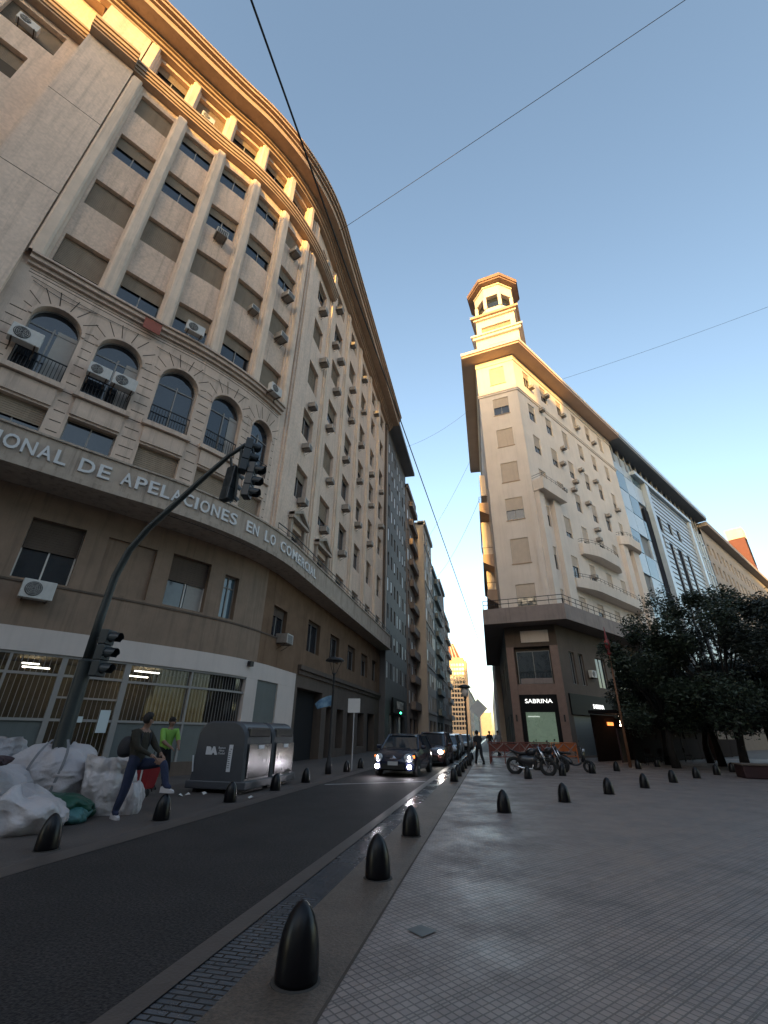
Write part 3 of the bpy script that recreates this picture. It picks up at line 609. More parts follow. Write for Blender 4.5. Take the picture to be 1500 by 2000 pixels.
# wide slab over the ground floors, with railing
slab(FB, 'wraparound_slab', FP, 1.7, 10.05, 11.35, 'slab')
m = MB(); op = offpoly(FP, 1.62); ring = [op[4], op[0], op[1], op[2]]
for zz in (11.35 + .75, 11.35 + .38): m.tube([(p[0], p[1], zz) for p in ring], .03, 4)
for a, b in zip(ring, ring[1:]):
    a, b = Vector(a), Vector(b); n_ = int((b - a).length / 1.1)
    for k in range(n_ + 1): q = a + (b - a) * k / n_; m.tube([(q.x, q.y, 11.35), (q.x, q.y, 12.1)], .02, 4)
m.build('slab_railing', 'iron', FB)
# left bays, facing down the narrow street
for z0, z1, x0 in ((19.6, 24.0, .85), (15.7, 18.0, .95), (27.6, 30.5, 1.2)):
    m = MB(); m.box(((x0 + 1.83) / 2, 54, (z0 + z1) / 2), (1.83 - x0, 11, z1 - z0)); bo = m.build('side_bay', 'beige', FB)
    m = MB(); m.box((x0 - .002 + .0, 54, (z0 + z1) / 2), (.03, 9, (z1 - z0) * .5)); m.build('pane', 'glass', bo)
for z0, z1, x0 in ((24.6, 25.6, .8), (18.3, 19.2, .7), (14.3, 15.2, .8)):
    m = MB(); m.add([(1.83, 46.5, z0 - .6), (1.83, 60, z0 - .6), (x0, 60, z0), (x0, 46.5, z0), (1.83, 46.5, z1), (1.83, 60, z1), (x0, 60, z1), (x0, 46.5, z1)], [(0, 1, 2, 3), (4, 5, 6, 7), (3, 2, 6, 7), (0, 3, 7, 4), (1, 2, 6, 5)]); bo = m.build('side_balcony', 'beigedk', FB)
    m = MB(); m.tube([(1.83, 46.55, z1 + .8), (x0 + .05, 46.55, z1 + .8), (x0 + .05, 59.9, z1 + .8)], .025, 4); [m.tube([(x0 + .05, 46.6 + k * 1.0, z1), (x0 + .05, 46.6 + k * 1.0, z1 + .8)], .015, 4) for k in range(14)]; m.build('railing', 'iron', bo)
# two lower storeys: granite piers, shop, signs
def fband(name, C, a, b, z0, z1, o0, o1, m_, parent=FB): mb = MB(); band(mb, C, a, b, z0, z1, o0, o1); return mb.build(name, m_, parent)
u = lambda x: x + 4.25
fband('granite_pier', FF, 0.02, u(-3.6), 0, 8.3, -.4, .06, 'pinkstone'); fband('granite_pier', FF, u(-.65), 4.24, 0, 8.3, -.4, .06, 'pinkstone')
fband('granite_panel', FF, u(-3.6), u(-.65), 4.5, 5.3, -.4, .0, 'pinkstone'); fband('dark_lintel', FF, 0.02, 4.24, 8.3, 10.04, -.4, -.1, 'stone2'); fband('beige_panel', FF, u(-2.9), u(-.62), 8.65, 9.62, -.1, -.02, 'beige')
fband('shop_sign', FF, u(-3.58), u(-.67), 3.2, 4.497, -.3, .02, 'shopdark')
flat_text('SABRINA', .44, FF.P(u(-2.1), 3.86, .03), (fx.x, fx.y, 0), (fx.y, -fx.x, 0), .03, 1.22, .0).build('lettering', 'lit', FB)
fband('shop_frame', FF, u(-3.58), u(-3.25), .2, 3.197, -.3, -.02, 'shopdark'); fband('shop_frame', FF, u(-.98), u(-.67), .2, 3.197, -.3, -.02, 'shopdark'); fband('shop_sill', FF, u(-3.25), u(-.98), 0, .7, -.3, .0, 'pinkstone')
fband('shop_display', FF, u(-3.25), u(-.98), .7, 3.197, -.3, -.28, 'shoplight'); fband('shop_glass', FF, u(-3.25), u(-.98), .7, 3.197, -.1, -.09, 'glasst')
fband('shop_lamp', FF, u(-3.1), u(-2.2), 2.86, 2.9, -.25, -.2, 'lit')
window(FB, FF, u(-3.45), u(-.75), 5.3, 7.95, .3, mull=1, gm='glass', fm='frame'); fband('window_parapet', FF, u(-3.3), u(-.8), 5.32, 5.75, -.1, .02, 'slab')
m = MB()
for k in range(12): m.tube([FF.P(u(-3.3) + k * .23, 5.75, -.02), FF.P(u(-3.3) + k * .23, 6.25, -.02)], .012, 4)
m.tube([FF.P(u(-3.4), 6.25, -.02), FF.P(u(-.75), 6.25, -.02)], .015, 4); m.build('window_railing', 'iron', FB)
for uu in (-3.95, -.3):
    m = MB(); band(m, FF, u(uu) - .06, u(uu) + .06, 2.5, 3.0, .06, .16); m.build('wall_lamp', 'iron', FB)
m = MB(); wall(m, RF, 0, 25.3, 0, 10.04, [(1.7, 2.6, 5.4, 8), (3.3, 4.2, 5.4, 8), (6.5, 8.5, 5.4, 8), (11, 13, 5.4, 8), (16, 18, 5.4, 8), (.8, 4.75, .15, 3.0), (5.6, 9.5, .2, 3.0), (11, 15, .2, 3.2), (17, 22, .2, 3.2)], depth=.25); m.build('ground_floor_wall', 'stone2', FB)
for o_ in ((1.7, 2.6, 5.4, 8), (3.3, 4.2, 5.4, 8), (6.5, 8.5, 5.4, 8), (11, 13, 5.4, 8), (16, 18, 5.4, 8)): window(FB, RF, *o_, .2, fm='frame')
m = MB()
for k in range(26): band(m, RF, .8, 4.75, .15 + k * .11, .15 + k * .11 + .1, -.25, -.18 + (.02 if k % 2 else 0))
m.build('steel_shutter', 'metalsh', FB)
m = MB(); m.tube([RF.P(4.95, .1, .05), RF.P(4.85, 3.1, .05)], .05, 6); m.build('gold_trim', mat('worn_brass', (.35, .26, .15), .5, .2, 5), FB)
fband('shop_sign', RF, .5, 9.8, 3.05, 4.6, .0, .12, 'shopdark')
flat_text('SABRINA', .48, RF.P(5.2, 3.62, .13), (D54.x, D54.y, 0), (N54.x, N54.y, 0), .03, 1.05, .0).build('lettering', 'lit', FB)
M['warmglow'] = mat('warm_bar_inside', (.2, .08, .03), .8, .6, 1.4, emit=(1, .35, .1), estr=.05)
for a, b in ((5.6, 9.5), (11, 15), (17, 22)): fband('shop_window', RF, a, b, .2, 3.0, -.25, -.2, 'glass')
m = MB(); wall(m, LF, 0, LF.L, 0, 10.04, [(s_, s_ + 2.4, .3, 3.2) for s_ in (2, 7, 12, 18)] + [(s_, s_ + 1.5, 5.2, 7.8) for s_ in (2, 7, 12, 18)], depth=.25); m.build('ground_floor_wall', 'tealwall', FB)
for s_ in (2, 7, 12, 18): fband('shop_window', LF, s_, s_ + 2.4, .3, 3.2, -.25, -.2, 'glass'); window(FB, LF, s_, s_ + 1.5, 5.2, 7.8, .2)
# roof clutter
m = MB(); q = K + D54 * 19 - N54 * 3.5; m.box((q.x, q.y, 44.6), (4.5, 4, 4.8), A54); m.build('stair_house', 'beige', FB)
# ================================================================ glass and louvre office block, further right
M['bluepanel'] = mat('pale_blue_cladding', (.38, .45, .52), .22, .12, .4); M['louvre'] = mat('pale_louvre', (.33, .40, .48), .25, .1, .6); M['darkstrip'] = mat('dark_cladding', (.018, .02, .028), .9, .2, .8, spec=.1)
M['slate'] = mat('slate_eave', (.20, .21, .22), .7, .15, .6)
OB = empty('glass_office_building', (*(K + D54 * 45), 0), 'pale blue glass office building with white louvre portal, right of the beige tower building', 'building')
RG = Curve([K + D54 * 25.3, K + D54 * 67.0], smooth=False); g0 = 25.3
def gb(name, a, b, z0, z1, o0, o1, m_, parent=OB): return fband(name, RG, a - g0, b - g0, z0, z1, o0, o1, m_, parent)
gb('backing_wall', 25.32, 67, 0, 41.35, -12, -.6, 'darkstrip')
for k in range(11):                                   # left curtain wall in narrow glazed panels
    for c in range(3):
        if (k * 3 + c) % 7 == 5: continue
        gb('glass_panel', 25.5 + c * 3.4, 28.8 + c * 3.4, 5 + k * 3.2, 8.1 + k * 3.2, -.4, -.1 - .01 * ((k + c) % 3), 'bluepanel' if (k + c) % 3 else 'glassb')
gb('glass_spandrel', 25.5, 36.0, 4.0, 38.5, -.6, -.42, 'slate')
for k in range(18): gb('eave_fin', 26.0 + k * 2.28, 26.5 + k * 2.28, 38.4, 41.3, -.5, -.05, 'slate')
gb('dark_strip', 33.5, 35.4, 4, 33.0, -.3, -.02, 'darkstrip')
gb('portal_frame', 35.9, 37.2, 4, 38.2, -.3, .5, 'bluepanel'); gb('portal_frame', 57.0, 58.3, 4, 38.2, -.3, .5, 'bluepanel'); gb('portal_frame', 31.8, 58.3, 38.203, 38.8, -.3, .6, 'bluepanel')
m = MB(); holes = [(38.4, 40.6, 31.0, 33.6), (43.6, 45.4, 31.6, 33.8), (47.8, 49.6, 31.6, 33.8), (37.9, 39.6, 27.8, 30.2), (41.4, 43.3, 4, 29.6), (45.0, 47.6, 4, 29.6), (49.6, 51.4, 4, 29.6)]
cl = Curve([K + D54 * 37.2, K + D54 * 57.0], smooth=False); wall(m, cl, 0, cl.L, 4, 38.2, [(a - 37.2, b - 37.2, c, d) for a, b, c, d in holes], depth=.16, off=.1)
m.cur = 1
z_ = 4.4
while z_ < 38:
    ss = 37.25
    blk = sorted([(a, b) for a, b, c, d in holes if c - .1 < z_ < d + .1])
    for a, b in blk + [(56.95, 57)]:
        if a - ss > .3: band(m, cl, ss - 37.2, a - 37.2, z_, z_ + .1, .1, .18)
        ss = b
    z_ += .85
m.build('portal_wall', ['louvre', 'slate'], OB)
for a, b, c, d in holes: fband('portal_opening', cl, a - 37.2, b - 37.2, c, d, -.2, -.05, 'darkstrip', OB)
gb('glass_panel', 58.6, 66.8, 4, 38.3, -.4, -.1, 'glassb')
for k in range(4): gb('glass_mullion', 59.4 + k * 2, 59.7 + k * 2, 4, 38.3, -.1, .1, 'bluepanel')
for k in range(10): gb('glass_transom', 58.6, 66.8, 7 + k * 3.2, 7.15 + k * 3.2, -.1, .06, 'bluepanel')
gb('eave', 25.4, 67, 41.3, 41.6, -1, 1.6, 'slate'); gb('eave_trim', 25.4, 67, 41.603, 42.3, -1, 1.7, 'bluepanel'); gb('base_storey', 25.32, 67, 0, 4.0, -.3, .1, 'stone2')
# ================================================================ stone block and red-roofed tower beyond it
M['greystone'] = mat('grey_stone_block', (.33, .29, .26), .85, .2, .5, streak=.3); M['redtile'] = mat('red_metal_wall', (.15, .055, .045), .7, .15, .8)
SB = empty('stone_block', (*(K + D54 * 90), 0), 'grey stone block with many small windows, beyond the glass office building', 'building')
RS = Curve([K + D54 * 67, K + D54 * 128], smooth=False)
sw = [(1.5 + k * 3.4, 3.0 + k * 3.4, 6 + r * 4.1, 8.4 + r * 4.1) for k in range(17) for r in range(8)]
m = MB(); wall(m, RS, 0, RS.L, 0, 40.5, sw, depth=.35); m.build('stone_wall', 'greystone', SB)
win_parts(SB, RS, sw, -.3); fband('base_storey', RS, 0, RS.L, 0, 5.2, 0, .1, 'stone2', SB)
fband('eave', RS, 0, RS.L, 40.3, 41.2, -1, 1.5, 'greystone', SB); fband('roof', RS, 0, RS.L - 2, 41.2, 42.5, -10, -.6, 'greystone', SB); fband('back_wall', RS, 0, RS.L, 0, 40, -14, -.9, 'core', SB)
RT = empty('red_tower_block', (*(K + D54 * 100), 0), 'small red and beige rooftop block rising behind the grey stone building', 'building')
q = Vector((79, 145)); m = MB(); m.box((q.x, q.y, 28), (3.6, 4, 56), A54); m.build('wall', 'redtile', RT)
m = MB(); m.box((q.x, q.y, 57.6), (3.9, 4.3, 3.2), A54); m.build('parapet', 'beige', RT)
for k in range(2): qq = q + N54 * 2.02 + D54 * (-.8 + 1.6 * k); m = MB(); m.box((qq.x, qq.y, 52), (.8, .15, 9), A54); m.build('window', 'darkstrip', RT)
# ================================================================ the left row down the street
M['darkfac'] = mat('dark_grey_cladding', (.135, .125, .12), .7, .2, 1, streak=.3); M['blind'] = mat('pale_blind', (.72, .73, .75), .35, 0)
M['brownfac'] = mat('brown_grey_render', (.26, .21, .185), .9, .2, .8, streak=.35); M['palefac'] = mat('pale_render', (.52, .47, .42), .9, .08, .5, streak=.1); M['greenfac'] = mat('blue_grey_render', (.22, .25, .25), .85, .2, .8, streak=.3)
def street_building(name, label, X, y0, y1, H, m_, fh=3.3, nw=4, ww=1.1, wh=1.9, depth=12, shut='blind', eave=0.0, balc=False, z_first=4.6, cat='building', frac=.5, ledge=True):
    B = empty(name, (X, (y0 + y1) / 2, 0), label, cat); C_ = Curve([(X, y0), (X, y1)], smooth=False); L_ = y1 - y0; ops = []; z_ = z_first
    while z_ + wh < H - .6:
        for k in range(nw): c = L_ * (k + .5) / nw; ops.append((c - ww / 2, c + ww / 2, z_, z_ + wh))
        z_ += fh
    mb = MB(); wall(mb, C_, 0, L_, 0, H, ops + [(L_ * .15, L_ * .45, .2, 3.2), (L_ * .55, L_ * .85, .2, 3.2)], depth=.3); mb.build('wall', m_, B)
    mb = MB(); mb.box((X - depth / 2 - .45, (y0 + y1) / 2, H / 2), (depth, L_ - .02, H - .02)); mb.quad((X, y0, 0), (X - depth - .45, y0, 0), (X - depth - .45, y0, H), (X, y0, H)); mb.build('side_wall', m_, B)
    rr = random.Random(int(y0 * 10)); 
    for o_ in ops[:96]:
        f = MB(); f.quad(C_.P(o_[0], o_[2], -.25), C_.P(o_[1], o_[2], -.25), C_.P(o_[1], o_[3], -.25), C_.P(o_[0], o_[3], -.25)); fo_ = f.build('window', 'glass', B)
        if rr.random() < frac: zt = o_[3] - (o_[3] - o_[2]) * rr.choice([.5, .8, 1, 1]); f = MB(); f.quad(C_.P(o_[0], zt, -.06), C_.P(o_[1], zt, -.06), C_.P(o_[1], o_[3], -.06), C_.P(o_[0], o_[3], -.06)); f.build('blind', shut, fo_)
    mb = MB(); mb.quad(C_.P(0, .2, -.28), C_.P(L_, .2, -.28), C_.P(L_, 3.2, -.28), C_.P(0, 3.2, -.28)); mb.build('shop_front', 'glass', B)
    if eave: fband('eave', C_, 0, L_, H, H + .5, -depth, eave, 'slate', B)
    elif ledge: fband('cornice', C_, 0, L_, H - .5, H + .25, -1, .35, m_, B)
    if balc:
        z_ = z_first - .3
        while z_ < H - 2: 
            fband('balcony', C_, L_ * .3, L_ - .1, z_, z_ + .95, 0, .6, m_, B); z_ += fh
    else:
        z_ = z_first - .5
        while z_ < H - 2 and ledge: fband('ledge', C_, 0, L_, z_, z_ + .12, 0, .12, m_, B); z_ += fh * 2
    return B
street_building('dark_office_building', 'dark grey office building with narrow windows and white blinds under a slate roof slab', -10.0, 46.02, 59.2, 37.9, 'darkfac', 3.06, 7, .8, 1.6, eave=1.5, frac=.62, ledge=False, z_first=6.6)
street_building('balcony_building', 'brown apartment building with stacked projecting balconies, left side of the narrow street', -9.9, 59.25, 67.4, 36.5, 'brownfac', 3.3, 3, 1.3, 1.9, balc=True)
street_building('white_wall_building', 'pale building with a blank white side wall, rising beyond the balcony apartments', -8.4, 67.5, 78.4, 33.8, 'palefac', 3.2, 4, 1.3, 2.0)
street_building('apartment_building', 'blue grey apartment building, fourth in the left row of the street', -8.5, 78.5, 91, 29.5, 'greenfac', 3.3, 4, 1.3, 2.1, balc=True)
street_building('apartment_building', 'grey brown apartment building with ledges, fifth in the left row of the street', -8.45, 91.1, 103, 31.0, 'brownfac', 3.4, 4, 1.2, 2.1)
street_building('apartment_building', 'last pale grey building of the near left row, before the avenue', -8.8, 103.1, 116, 27.0, 'greystone', 3.4, 4, 1.2, 2.1, balc=True)
B_ = street_building('far_building', 'low distant grey building left of the street beyond the tower', -10.5, 240, 330, 24, 'greystone', 3.6, 14, 2, 2.0, depth=20)
B_ = street_building('far_building', 'farthest hazy grey building at the end of the street', -11.5, 335, 560, 27, 'greenfac', 3.8, 16, 3, 2.0, depth=20)
street_building('far_building', 'low pale building closing the very end of the street', 1.5, 600, 640, 25, 'greystone', 3.8, 8, 3, 2.0, depth=30)
# right row behind the flatiron
def right_building(label, X, y0, y1, H, m_): 
    B = empty('street_building', (X, (y0 + y1) / 2, 0), label, 'building'); C_ = Curve([(X, y1), (X, y0)], smooth=False); L_ = y1 - y0
    ops = [(L_ * (k + .2) / 5, L_ * (k + .7) / 5, 4.5 + r * 3.4, 6.6 + r * 3.4) for k in range(5) for r in range(int((H - 6) / 3.4))]
    mb = MB(); wall(mb, C_, 0, L_, 0, H, ops, depth=.3); mb.build('wall', m_, B)
    mb = MB(); mb.box((X + 6.4, (y0 + y1) / 2, H / 2), (12, L_ - .02, H - .02)); mb.quad((X, y0, 0), (X + 12, y0, 0), (X + 12, y0, H), (X, y0, H)); mb.build('side_wall', m_, B)
    win_parts(B, C_, ops)
right_building('low pale building just past the flatiron tower on the narrow street', 1.2, 66, 80, 17, 'palefac'); right_building('beige building further down the right side of the narrow street', 1.4, 81, 110, 15, 'brownfac'); right_building('far pinkish building on the right of the narrow street', 1.6, 112, 230, 13, 'palefac')
# ================================================================ distant tower block that ends the view
M['towerc'] = mat('tower_concrete', (.50, .36, .24), .8, .1, .2)
TB = empty('distant_tower', (-12, 202, 0), 'distant sunlit tower block with striped crown at the end of the street', 'building')
TCv = Curve([(-20, 200), (-9.2, 200)], smooth=False); to = [(.6 + k * 1.16, 1.5 + k * 1.16, 3 + r * 1.75, 4.1 + r * 1.75) for k in range(9) for r in range(15)]
m = MB(); wall(m, TCv, 0, TCv.L, 0, 31.0, to, depth=.3); m.build('wall', 'towerc', TB)
win_parts(TB, TCv, to)
m = MB(); m.box((-14.6, 205, 15.5), (10.79, 9.3, 30.9)); m.box((-8.6, 204.6, 14.8), (1.19, 8, 29.6)); m.build('side_wall', 'towerc', TB)
m = MB(); m.add([(-20, 200.3, 31.0), (-10.4, 200.3, 31.0), (-10.4, 210, 31.0), (-20, 210, 31.0), (-18, 201.5, 37.2), (-13.2, 201.5, 37.2), (-13.2, 208, 37.2), (-18, 208, 37.2)], [(0, 1, 5, 4), (1, 2, 6, 5), (2, 3, 7, 6), (3, 0, 4, 7), (4, 5, 6, 7)]); m.build('crown', 'redtile', TB)
m = MB()
for k in range(7): t = k / 6; m.tube([(-19.9 + 9.4 * t, 200.25, 31), (-18 + 4.7 * t, 201.4, 37.2)], .22, 4)
m.build('crown_rib', 'beige', TB)
# ================================================================ unseen blocks added behind the viewpoint, skyline shaped for shade and last sun
B = empty('block_behind', (52, -20, 0), 'long block along the right side of the plaza, out of the picture', 'building')  # unseen block added to cut the low sky light
C_ = Curve([(44, 12), (44, -60)], smooth=False); ops = [(2 + k * 4, 3.8 + k * 4, 5 + r * 3.6, 7 + r * 3.6) for k in range(17) for r in range(8)]
m = MB(); wall(m, C_, 0, C_.L, 0, 36, ops, depth=.3); m.build('wall', 'greystone', B); win_parts(B, C_, ops); m = MB(); m.box((52, -24, 18), (15, 72, 36)); m.build('body', 'core', B)
for i_, (x0, x1, H) in enumerate([(-70, -9.45, 40.6), (-9.4, -6.9, 54), (-6.8, -2.2, 38.6), (-2.1, 1.2, 27.6), (1.25, 8.6, 47.4), (8.7, 12.6, 51), (12.7, 140, 60)]):
    B = empty('block_behind', ((x0 + x1) / 2, -70, 0), ['long beige block behind the viewpoint, left of the street', 'thin tall block behind the viewpoint left of the street end', 'slim grey block behind the viewpoint at the street end', 'lowest block behind the viewpoint', 'tall beige block behind the viewpoint', 'taller narrow block behind the viewpoint', 'highest wide block behind the viewpoint on the right'][i_], 'building')
    C_ = Curve([(x1, -62), (x0, -62)], smooth=False); nn = max(1, int((x1 - x0) / 5)); L_ = x1 - x0; ops = [(L_ * (k + .28) / nn, L_ * (k + .72) / nn, 4 + r * 3.5, 6 + r * 3.5) for k in range(nn) for r in range(int((H - 7) / 3.5))]
    m = MB(); wall(m, C_, 0, L_, 0, H, ops, depth=.3); m.build('wall', 'beige' if i_ % 2 == 0 else 'greystone', B)
    win_parts(B, C_, ops)
    m = MB(); m.box(((x0 + x1) / 2, -70.4 - i_ * .06, H / 2), (x1 - x0 + .3, 14, H - .01 * i_)); m.build('body', 'core', B)
# ================================================================ street furniture
M['bollard'] = mat('black_bollard_paint', (.0035, .003, .0045), .3, .3, 14, obj=True, spec=.3, bump=.06, bscale=30)
M['polepaint'] = mat('dark_green_pole_paint', (.028, .036, .036), .45, .25, 4, obj=True); M['signal'] = mat('signal_housing', (.022, .03, .036), .4, .2, 6, obj=True)
M['galv'] = mat('galvanised_pole', (.36, .36, .36), .5, .1, 8, obj=True); M['signback'] = mat('sign_back', (.62, .62, .60), .45, .08, 5, obj=True)
M['signback2'] = mat('grey_sign_back', (.33, .34, .37), .5, .08, 5, obj=True)
M['mortar'] = mat('stained_mortar', (.045, .038, .033), .9, .35, 12, obj=True)
g_ = MB(); g_.lathe([(.148, 0), (.152, .03), (.148, .12), (.14, .2), (.122, .28), (.094, .35), (.06, .4), (.028, .428), (.004, .436)], n=28)
g_.cur = 1; g_.lathe([(.178, -.004), (.172, .004), (.15, .007)], n=20)
bol = g_.build('bollard', ['bollard', 'mortar'], smooth=True, loc=(0, 0, 0))
spots = [(-1.46, y, .008, 'kerb') for y in (3.94, 6.44, 8.92, 18.6, 20.9, 23.2, 25.5, 27.8, 30.1, 32.4, 34.7)]
spots += [(-6.27, y, .002, 'left') for y in (6.48, 8.94, 11.46, 13.99, 16.4, 21.2, 23.5)]
spots += [(x, y, .012, 'plaza') for x, y in ((.13, 11.95), (1.7, 14.2), (3.27, 16.5), (4.9, 18.85), (6.6, 21.4), (8.33, 23.95), (10.1, 26.5), (11.8, 29.0))]
spots += [(x, y, .012, 'far') for x, y in ((1.26, 20.8), (2.82, 22.9), (4.38, 24.9), (5.9, 27.0), (7.5, 29.3), (9.2, 31.9))]
ordn = ['nearest', 'second', 'third', 'fourth', 'fifth', 'sixth', 'seventh', 'eighth', 'ninth', 'tenth', 'eleventh']
cnt = {}
for i_, (x, y, z, k) in enumerate(spots):
    o = bol if i_ == 0 else bol.copy()
    if i_: COL.objects.link(o)
    n_ = cnt.get(k, 0); cnt[k] = n_ + 1; o.location = (x, y, z); o.rotation_euler = (radians(random.uniform(-1.5, 1.5)), radians(random.uniform(-1.5, 1.5)), random.uniform(0, 6))
    tag(o, {'kerb': '%s black bullet bollard of the row beside the drain channel', 'left': '%s black bullet bollard of the row on the left pavement edge', 'plaza': '%s black bollard of the front diagonal row across the plaza', 'far': '%s black bollard of the rear diagonal row by the motorcycles and trees'}[k] % ordn[n_], 'bollard', {'kerb': 'bollards beside the drain channel', 'left': 'bollards along the left pavement', 'plaza': 'bollards crossing the plaza', 'far': 'bollards on the far side of the plaza'}[k])
# traffic light
TL = empty('traffic_light', (-9.08, 9, 0), 'dark green traffic light pole with a long arm curving over the street', 'traffic light')
m = MB(); m.tube([(-9.1, 9, 0), (-9.1, 9, 2.9)], [.165, .155], 16); m.lathe([(.165, 0), (.165, .03), (.1, .09)], (-9.1, 9, 2.9), 16); m.build('pole_sleeve', 'polepaint', TL, True, sm_ang=40)
pts = [(-9.1, 9, 2.9), (-9.08, 9, 4.0), (-9.02, 9, 5.0), (-8.82, 9, 5.7), (-8.42, 9, 6.3), (-7.8, 9, 6.95), (-7.1, 9, 7.7), (-6.45, 9, 8.35), (-6.0, 9, 8.65)]
m = MB(); m.tube(pts, [.105, .1, .092, .088, .085, .08, .072, .065, .06], 12); m.build('curved_arm', 'polepaint', TL, True)
def signal_head(parent, c, ang, tilt=0.0, aspects=3):
    """housing centred at c, lenses facing direction ang; back is a flat panelled box"""
    T = Matrix.Translation(c) @ Matrix.Rotation(ang, 4, 'Z') @ Matrix.Rotation(tilt, 4, 'Y'); hh = .35
    m = MB()
    for k in range(aspects): m.box((0, 0, (k - (aspects - 1) / 2) * hh), (.2, .31, hh - .015), M4=T)
    m.box((-.02, 0, 0), (.16, .27, hh * aspects), M4=T)
    h = m.build('signal_head', 'signal', parent, bevel=.015)
    for k in range(aspects):
        z = (k - (aspects - 1) / 2) * hh; v = MB(); pr = None
        for q in range(13):
            an = radians(-35 + 250 * q / 12); p = [Vector((.1, .13 * cos(an), z + .13 * sin(an))), Vector((.34 - .05 * (sin(an) < 0), .125 * cos(an), z + .125 * sin(an) - .02))]; p = [T @ x for x in p]
            if pr: v.quad(pr[0], pr[1], p[1], p[0])
            pr = p
        v.build('visor', 'signal', h); l = MB(); l.lathe([(.115, 0), (.1, .02), (.05, .035), (.005, .04)], n=14, M4=T @ Matrix.Translation((.1, 0, z)) @ Matrix.Rotation(pi / 2, 4, 'Y')); l.build('lens', 'dark', h)
    return h
signal_head(TL, Vector((-8.72, 9.0, 3.12)), radians(8)); 
m = MB(); m.tube([(-9.08, 9, 3.45), (-8.78, 9, 3.45)], .03, 6); m.tube([(-9.08, 9, 2.82), (-8.78, 9, 2.82)], .03, 6); m.build('bracket', 'polepaint', TL)
signal_head(TL, Vector((-5.95, 9.02, 8.28)), radians(35), radians(4)); signal_head(TL, Vector((-5.78, 9.15, 7.55)), radians(12), radians(4)); signal_head(TL, Vector((-6.3, 9.05, 7.45)), radians(75), radians(4))
m = MB(); m.tube([(-6.0, 9, 8.65), (-5.8, 9.05, 8.5), (-5.75, 9.1, 8.3)], .04, 6); m.tube([(-6.1, 9, 8.5), (-6.1, 9.05, 7.6), (-6.1, 9.1, 7.0)], .04, 6); m.tube([(-6.4, 9, 8.3), (-6.35, 9.05, 8.0)], .035, 6); m.build('bracket', 'polepaint', TL)
# sign plates on posts
def sign(name, x, y, plate_z, w_, h_, diamond, postm, platem, label, tilt=0.0, hgt=None):
    e = empty(name, (x, y, 0), label, 'road sign'); m = MB(); m.tube([(x, y, 0), (x + .0, y, plate_z + h_ * .35)], .028, 8); m.build('post', postm, e)
    m = MB()
    T = Matrix.Translation((x, y - .045, plate_z)) @ Matrix.Rotation(radians(45 if diamond else 0), 4, 'Y') @ Matrix.Rotation(tilt, 4, 'Y'); m.box((0, 0, 0), (w_, .012, h_), M4=T); m.build('plate', platem, e, bevel=.004)
    m = MB(); m.box((x, y - .035, plate_z), (.07, .03, h_ * .5)); m.build('clamp', postm, e)
sign('road_sign', -6.3, 22.1, 2.68, .60, .62, False, 'galv', 'signback', 'back of a square pale road sign on a thin post, left pavement')
sign('road_sign', -.88, 40, 3.42, 1.02, 1.02, True, 'galv', 'signback', 'back of a grey diamond road sign on a thin post by the flatiron corner')
# lamp posts
M['lampglass'] = mat('frosted_lamp_glass', (.55, .50, .46), .4, 0); M['banner'] = mat('blue_banner', (.05, .13, .24), .7, .4, 3, col2=(.25, .4, .5))
def lamp(x, y, H, r, label, lit, banner=False):
    e = empty('street_lamp', (x, y, 0), label, 'street lamp'); m = MB(); m.lathe([(.13, 0), (.13, .35), (.08, .5), (.055, .9), (.045, H - .75), (.06, H - .7), (.1, H - .62)], (x, y, 0), 12); m.build('post', 'iron', e, True)
    if not lit: m = MB(); m.lathe([(r * .45, H - .6), (r * .62, H - .12)], (x, y, 0), 14); m.build('lantern_glass', 'lampglass', e, True)
    else: m = MB(); [m.tube([(x + .09 * cos(a), y + .09 * sin(a), H - .64), (x + r * .8 * cos(a), y + r * .8 * sin(a), H - .1)], .012, 4) for a in (0, 2.1, 4.2)]; m.build('shade_arm', 'iron', e)
    m = MB(); m.lathe([(r, H - .12), (r * 1.02, H - .08), (r * .7, H + .02), (r * .1, H + .07)], (x, y, 0), 20); m.build('shade', 'iron', e, True)
    if lit: m = MB(); m.lathe([(.01, 0), (.04, .03), (.04, .08), (.01, .1)], (x, y, H - .78), 8); m.build('bulb', 'lampw', e)
    if banner:
        m = MB(); V = []
        for k in range(8): t = k / 7; V.append(((x - .05 - .75 * t, y + .05 * sin(t * 6), H - 1.55 - .35 * t * t), (x - .05 - .62 * t, y + .05 * sin(t * 6 + .4), H - 1.95 - .15 * t)))
        for a_, b_ in zip(V, V[1:]): m.quad(a_[0], b_[0], b_[1], a_[1])
        m.build('banner', 'banner', e)
lamp(-6.65, 19.84, 4.52, .42, 'black street lamp with a wide disc shade and blue banner, left pavement', True, True)
lamp(-1.33, 28.2, 4.1, .37, 'black street lamp with a pale lantern beside the kerb, by the walking person', False)
OL = empty('ornate_post', (7.4, 30.5, 0), 'tall slim rusty orange post with an ornate red finial, in front of the trees', 'post'); M['rust'] = mat('rusty_orange_paint', (.20, .09, .045), .6, .25, 6, obj=True); M['redpaint'] = mat('dark_red_paint', (.22, .03, .03), .5, .2, 6)
m = MB(); m.tube([(7.4, 30.5, 0), (7.52, 30.5, 6.0)], [.085, .045], 10); m.build('shaft', 'rust', OL, True); m = MB(); m.lathe([(.05, 0), (.13, .1), (.07, .3), (.15, .5), (.16, .85), (.06, 1.0), (.09, 1.15), (.05, 1.3), (.015, 1.75)], (7.52, 30.5, 6.0), 12); m.build('finial', 'redpaint', OL, True)
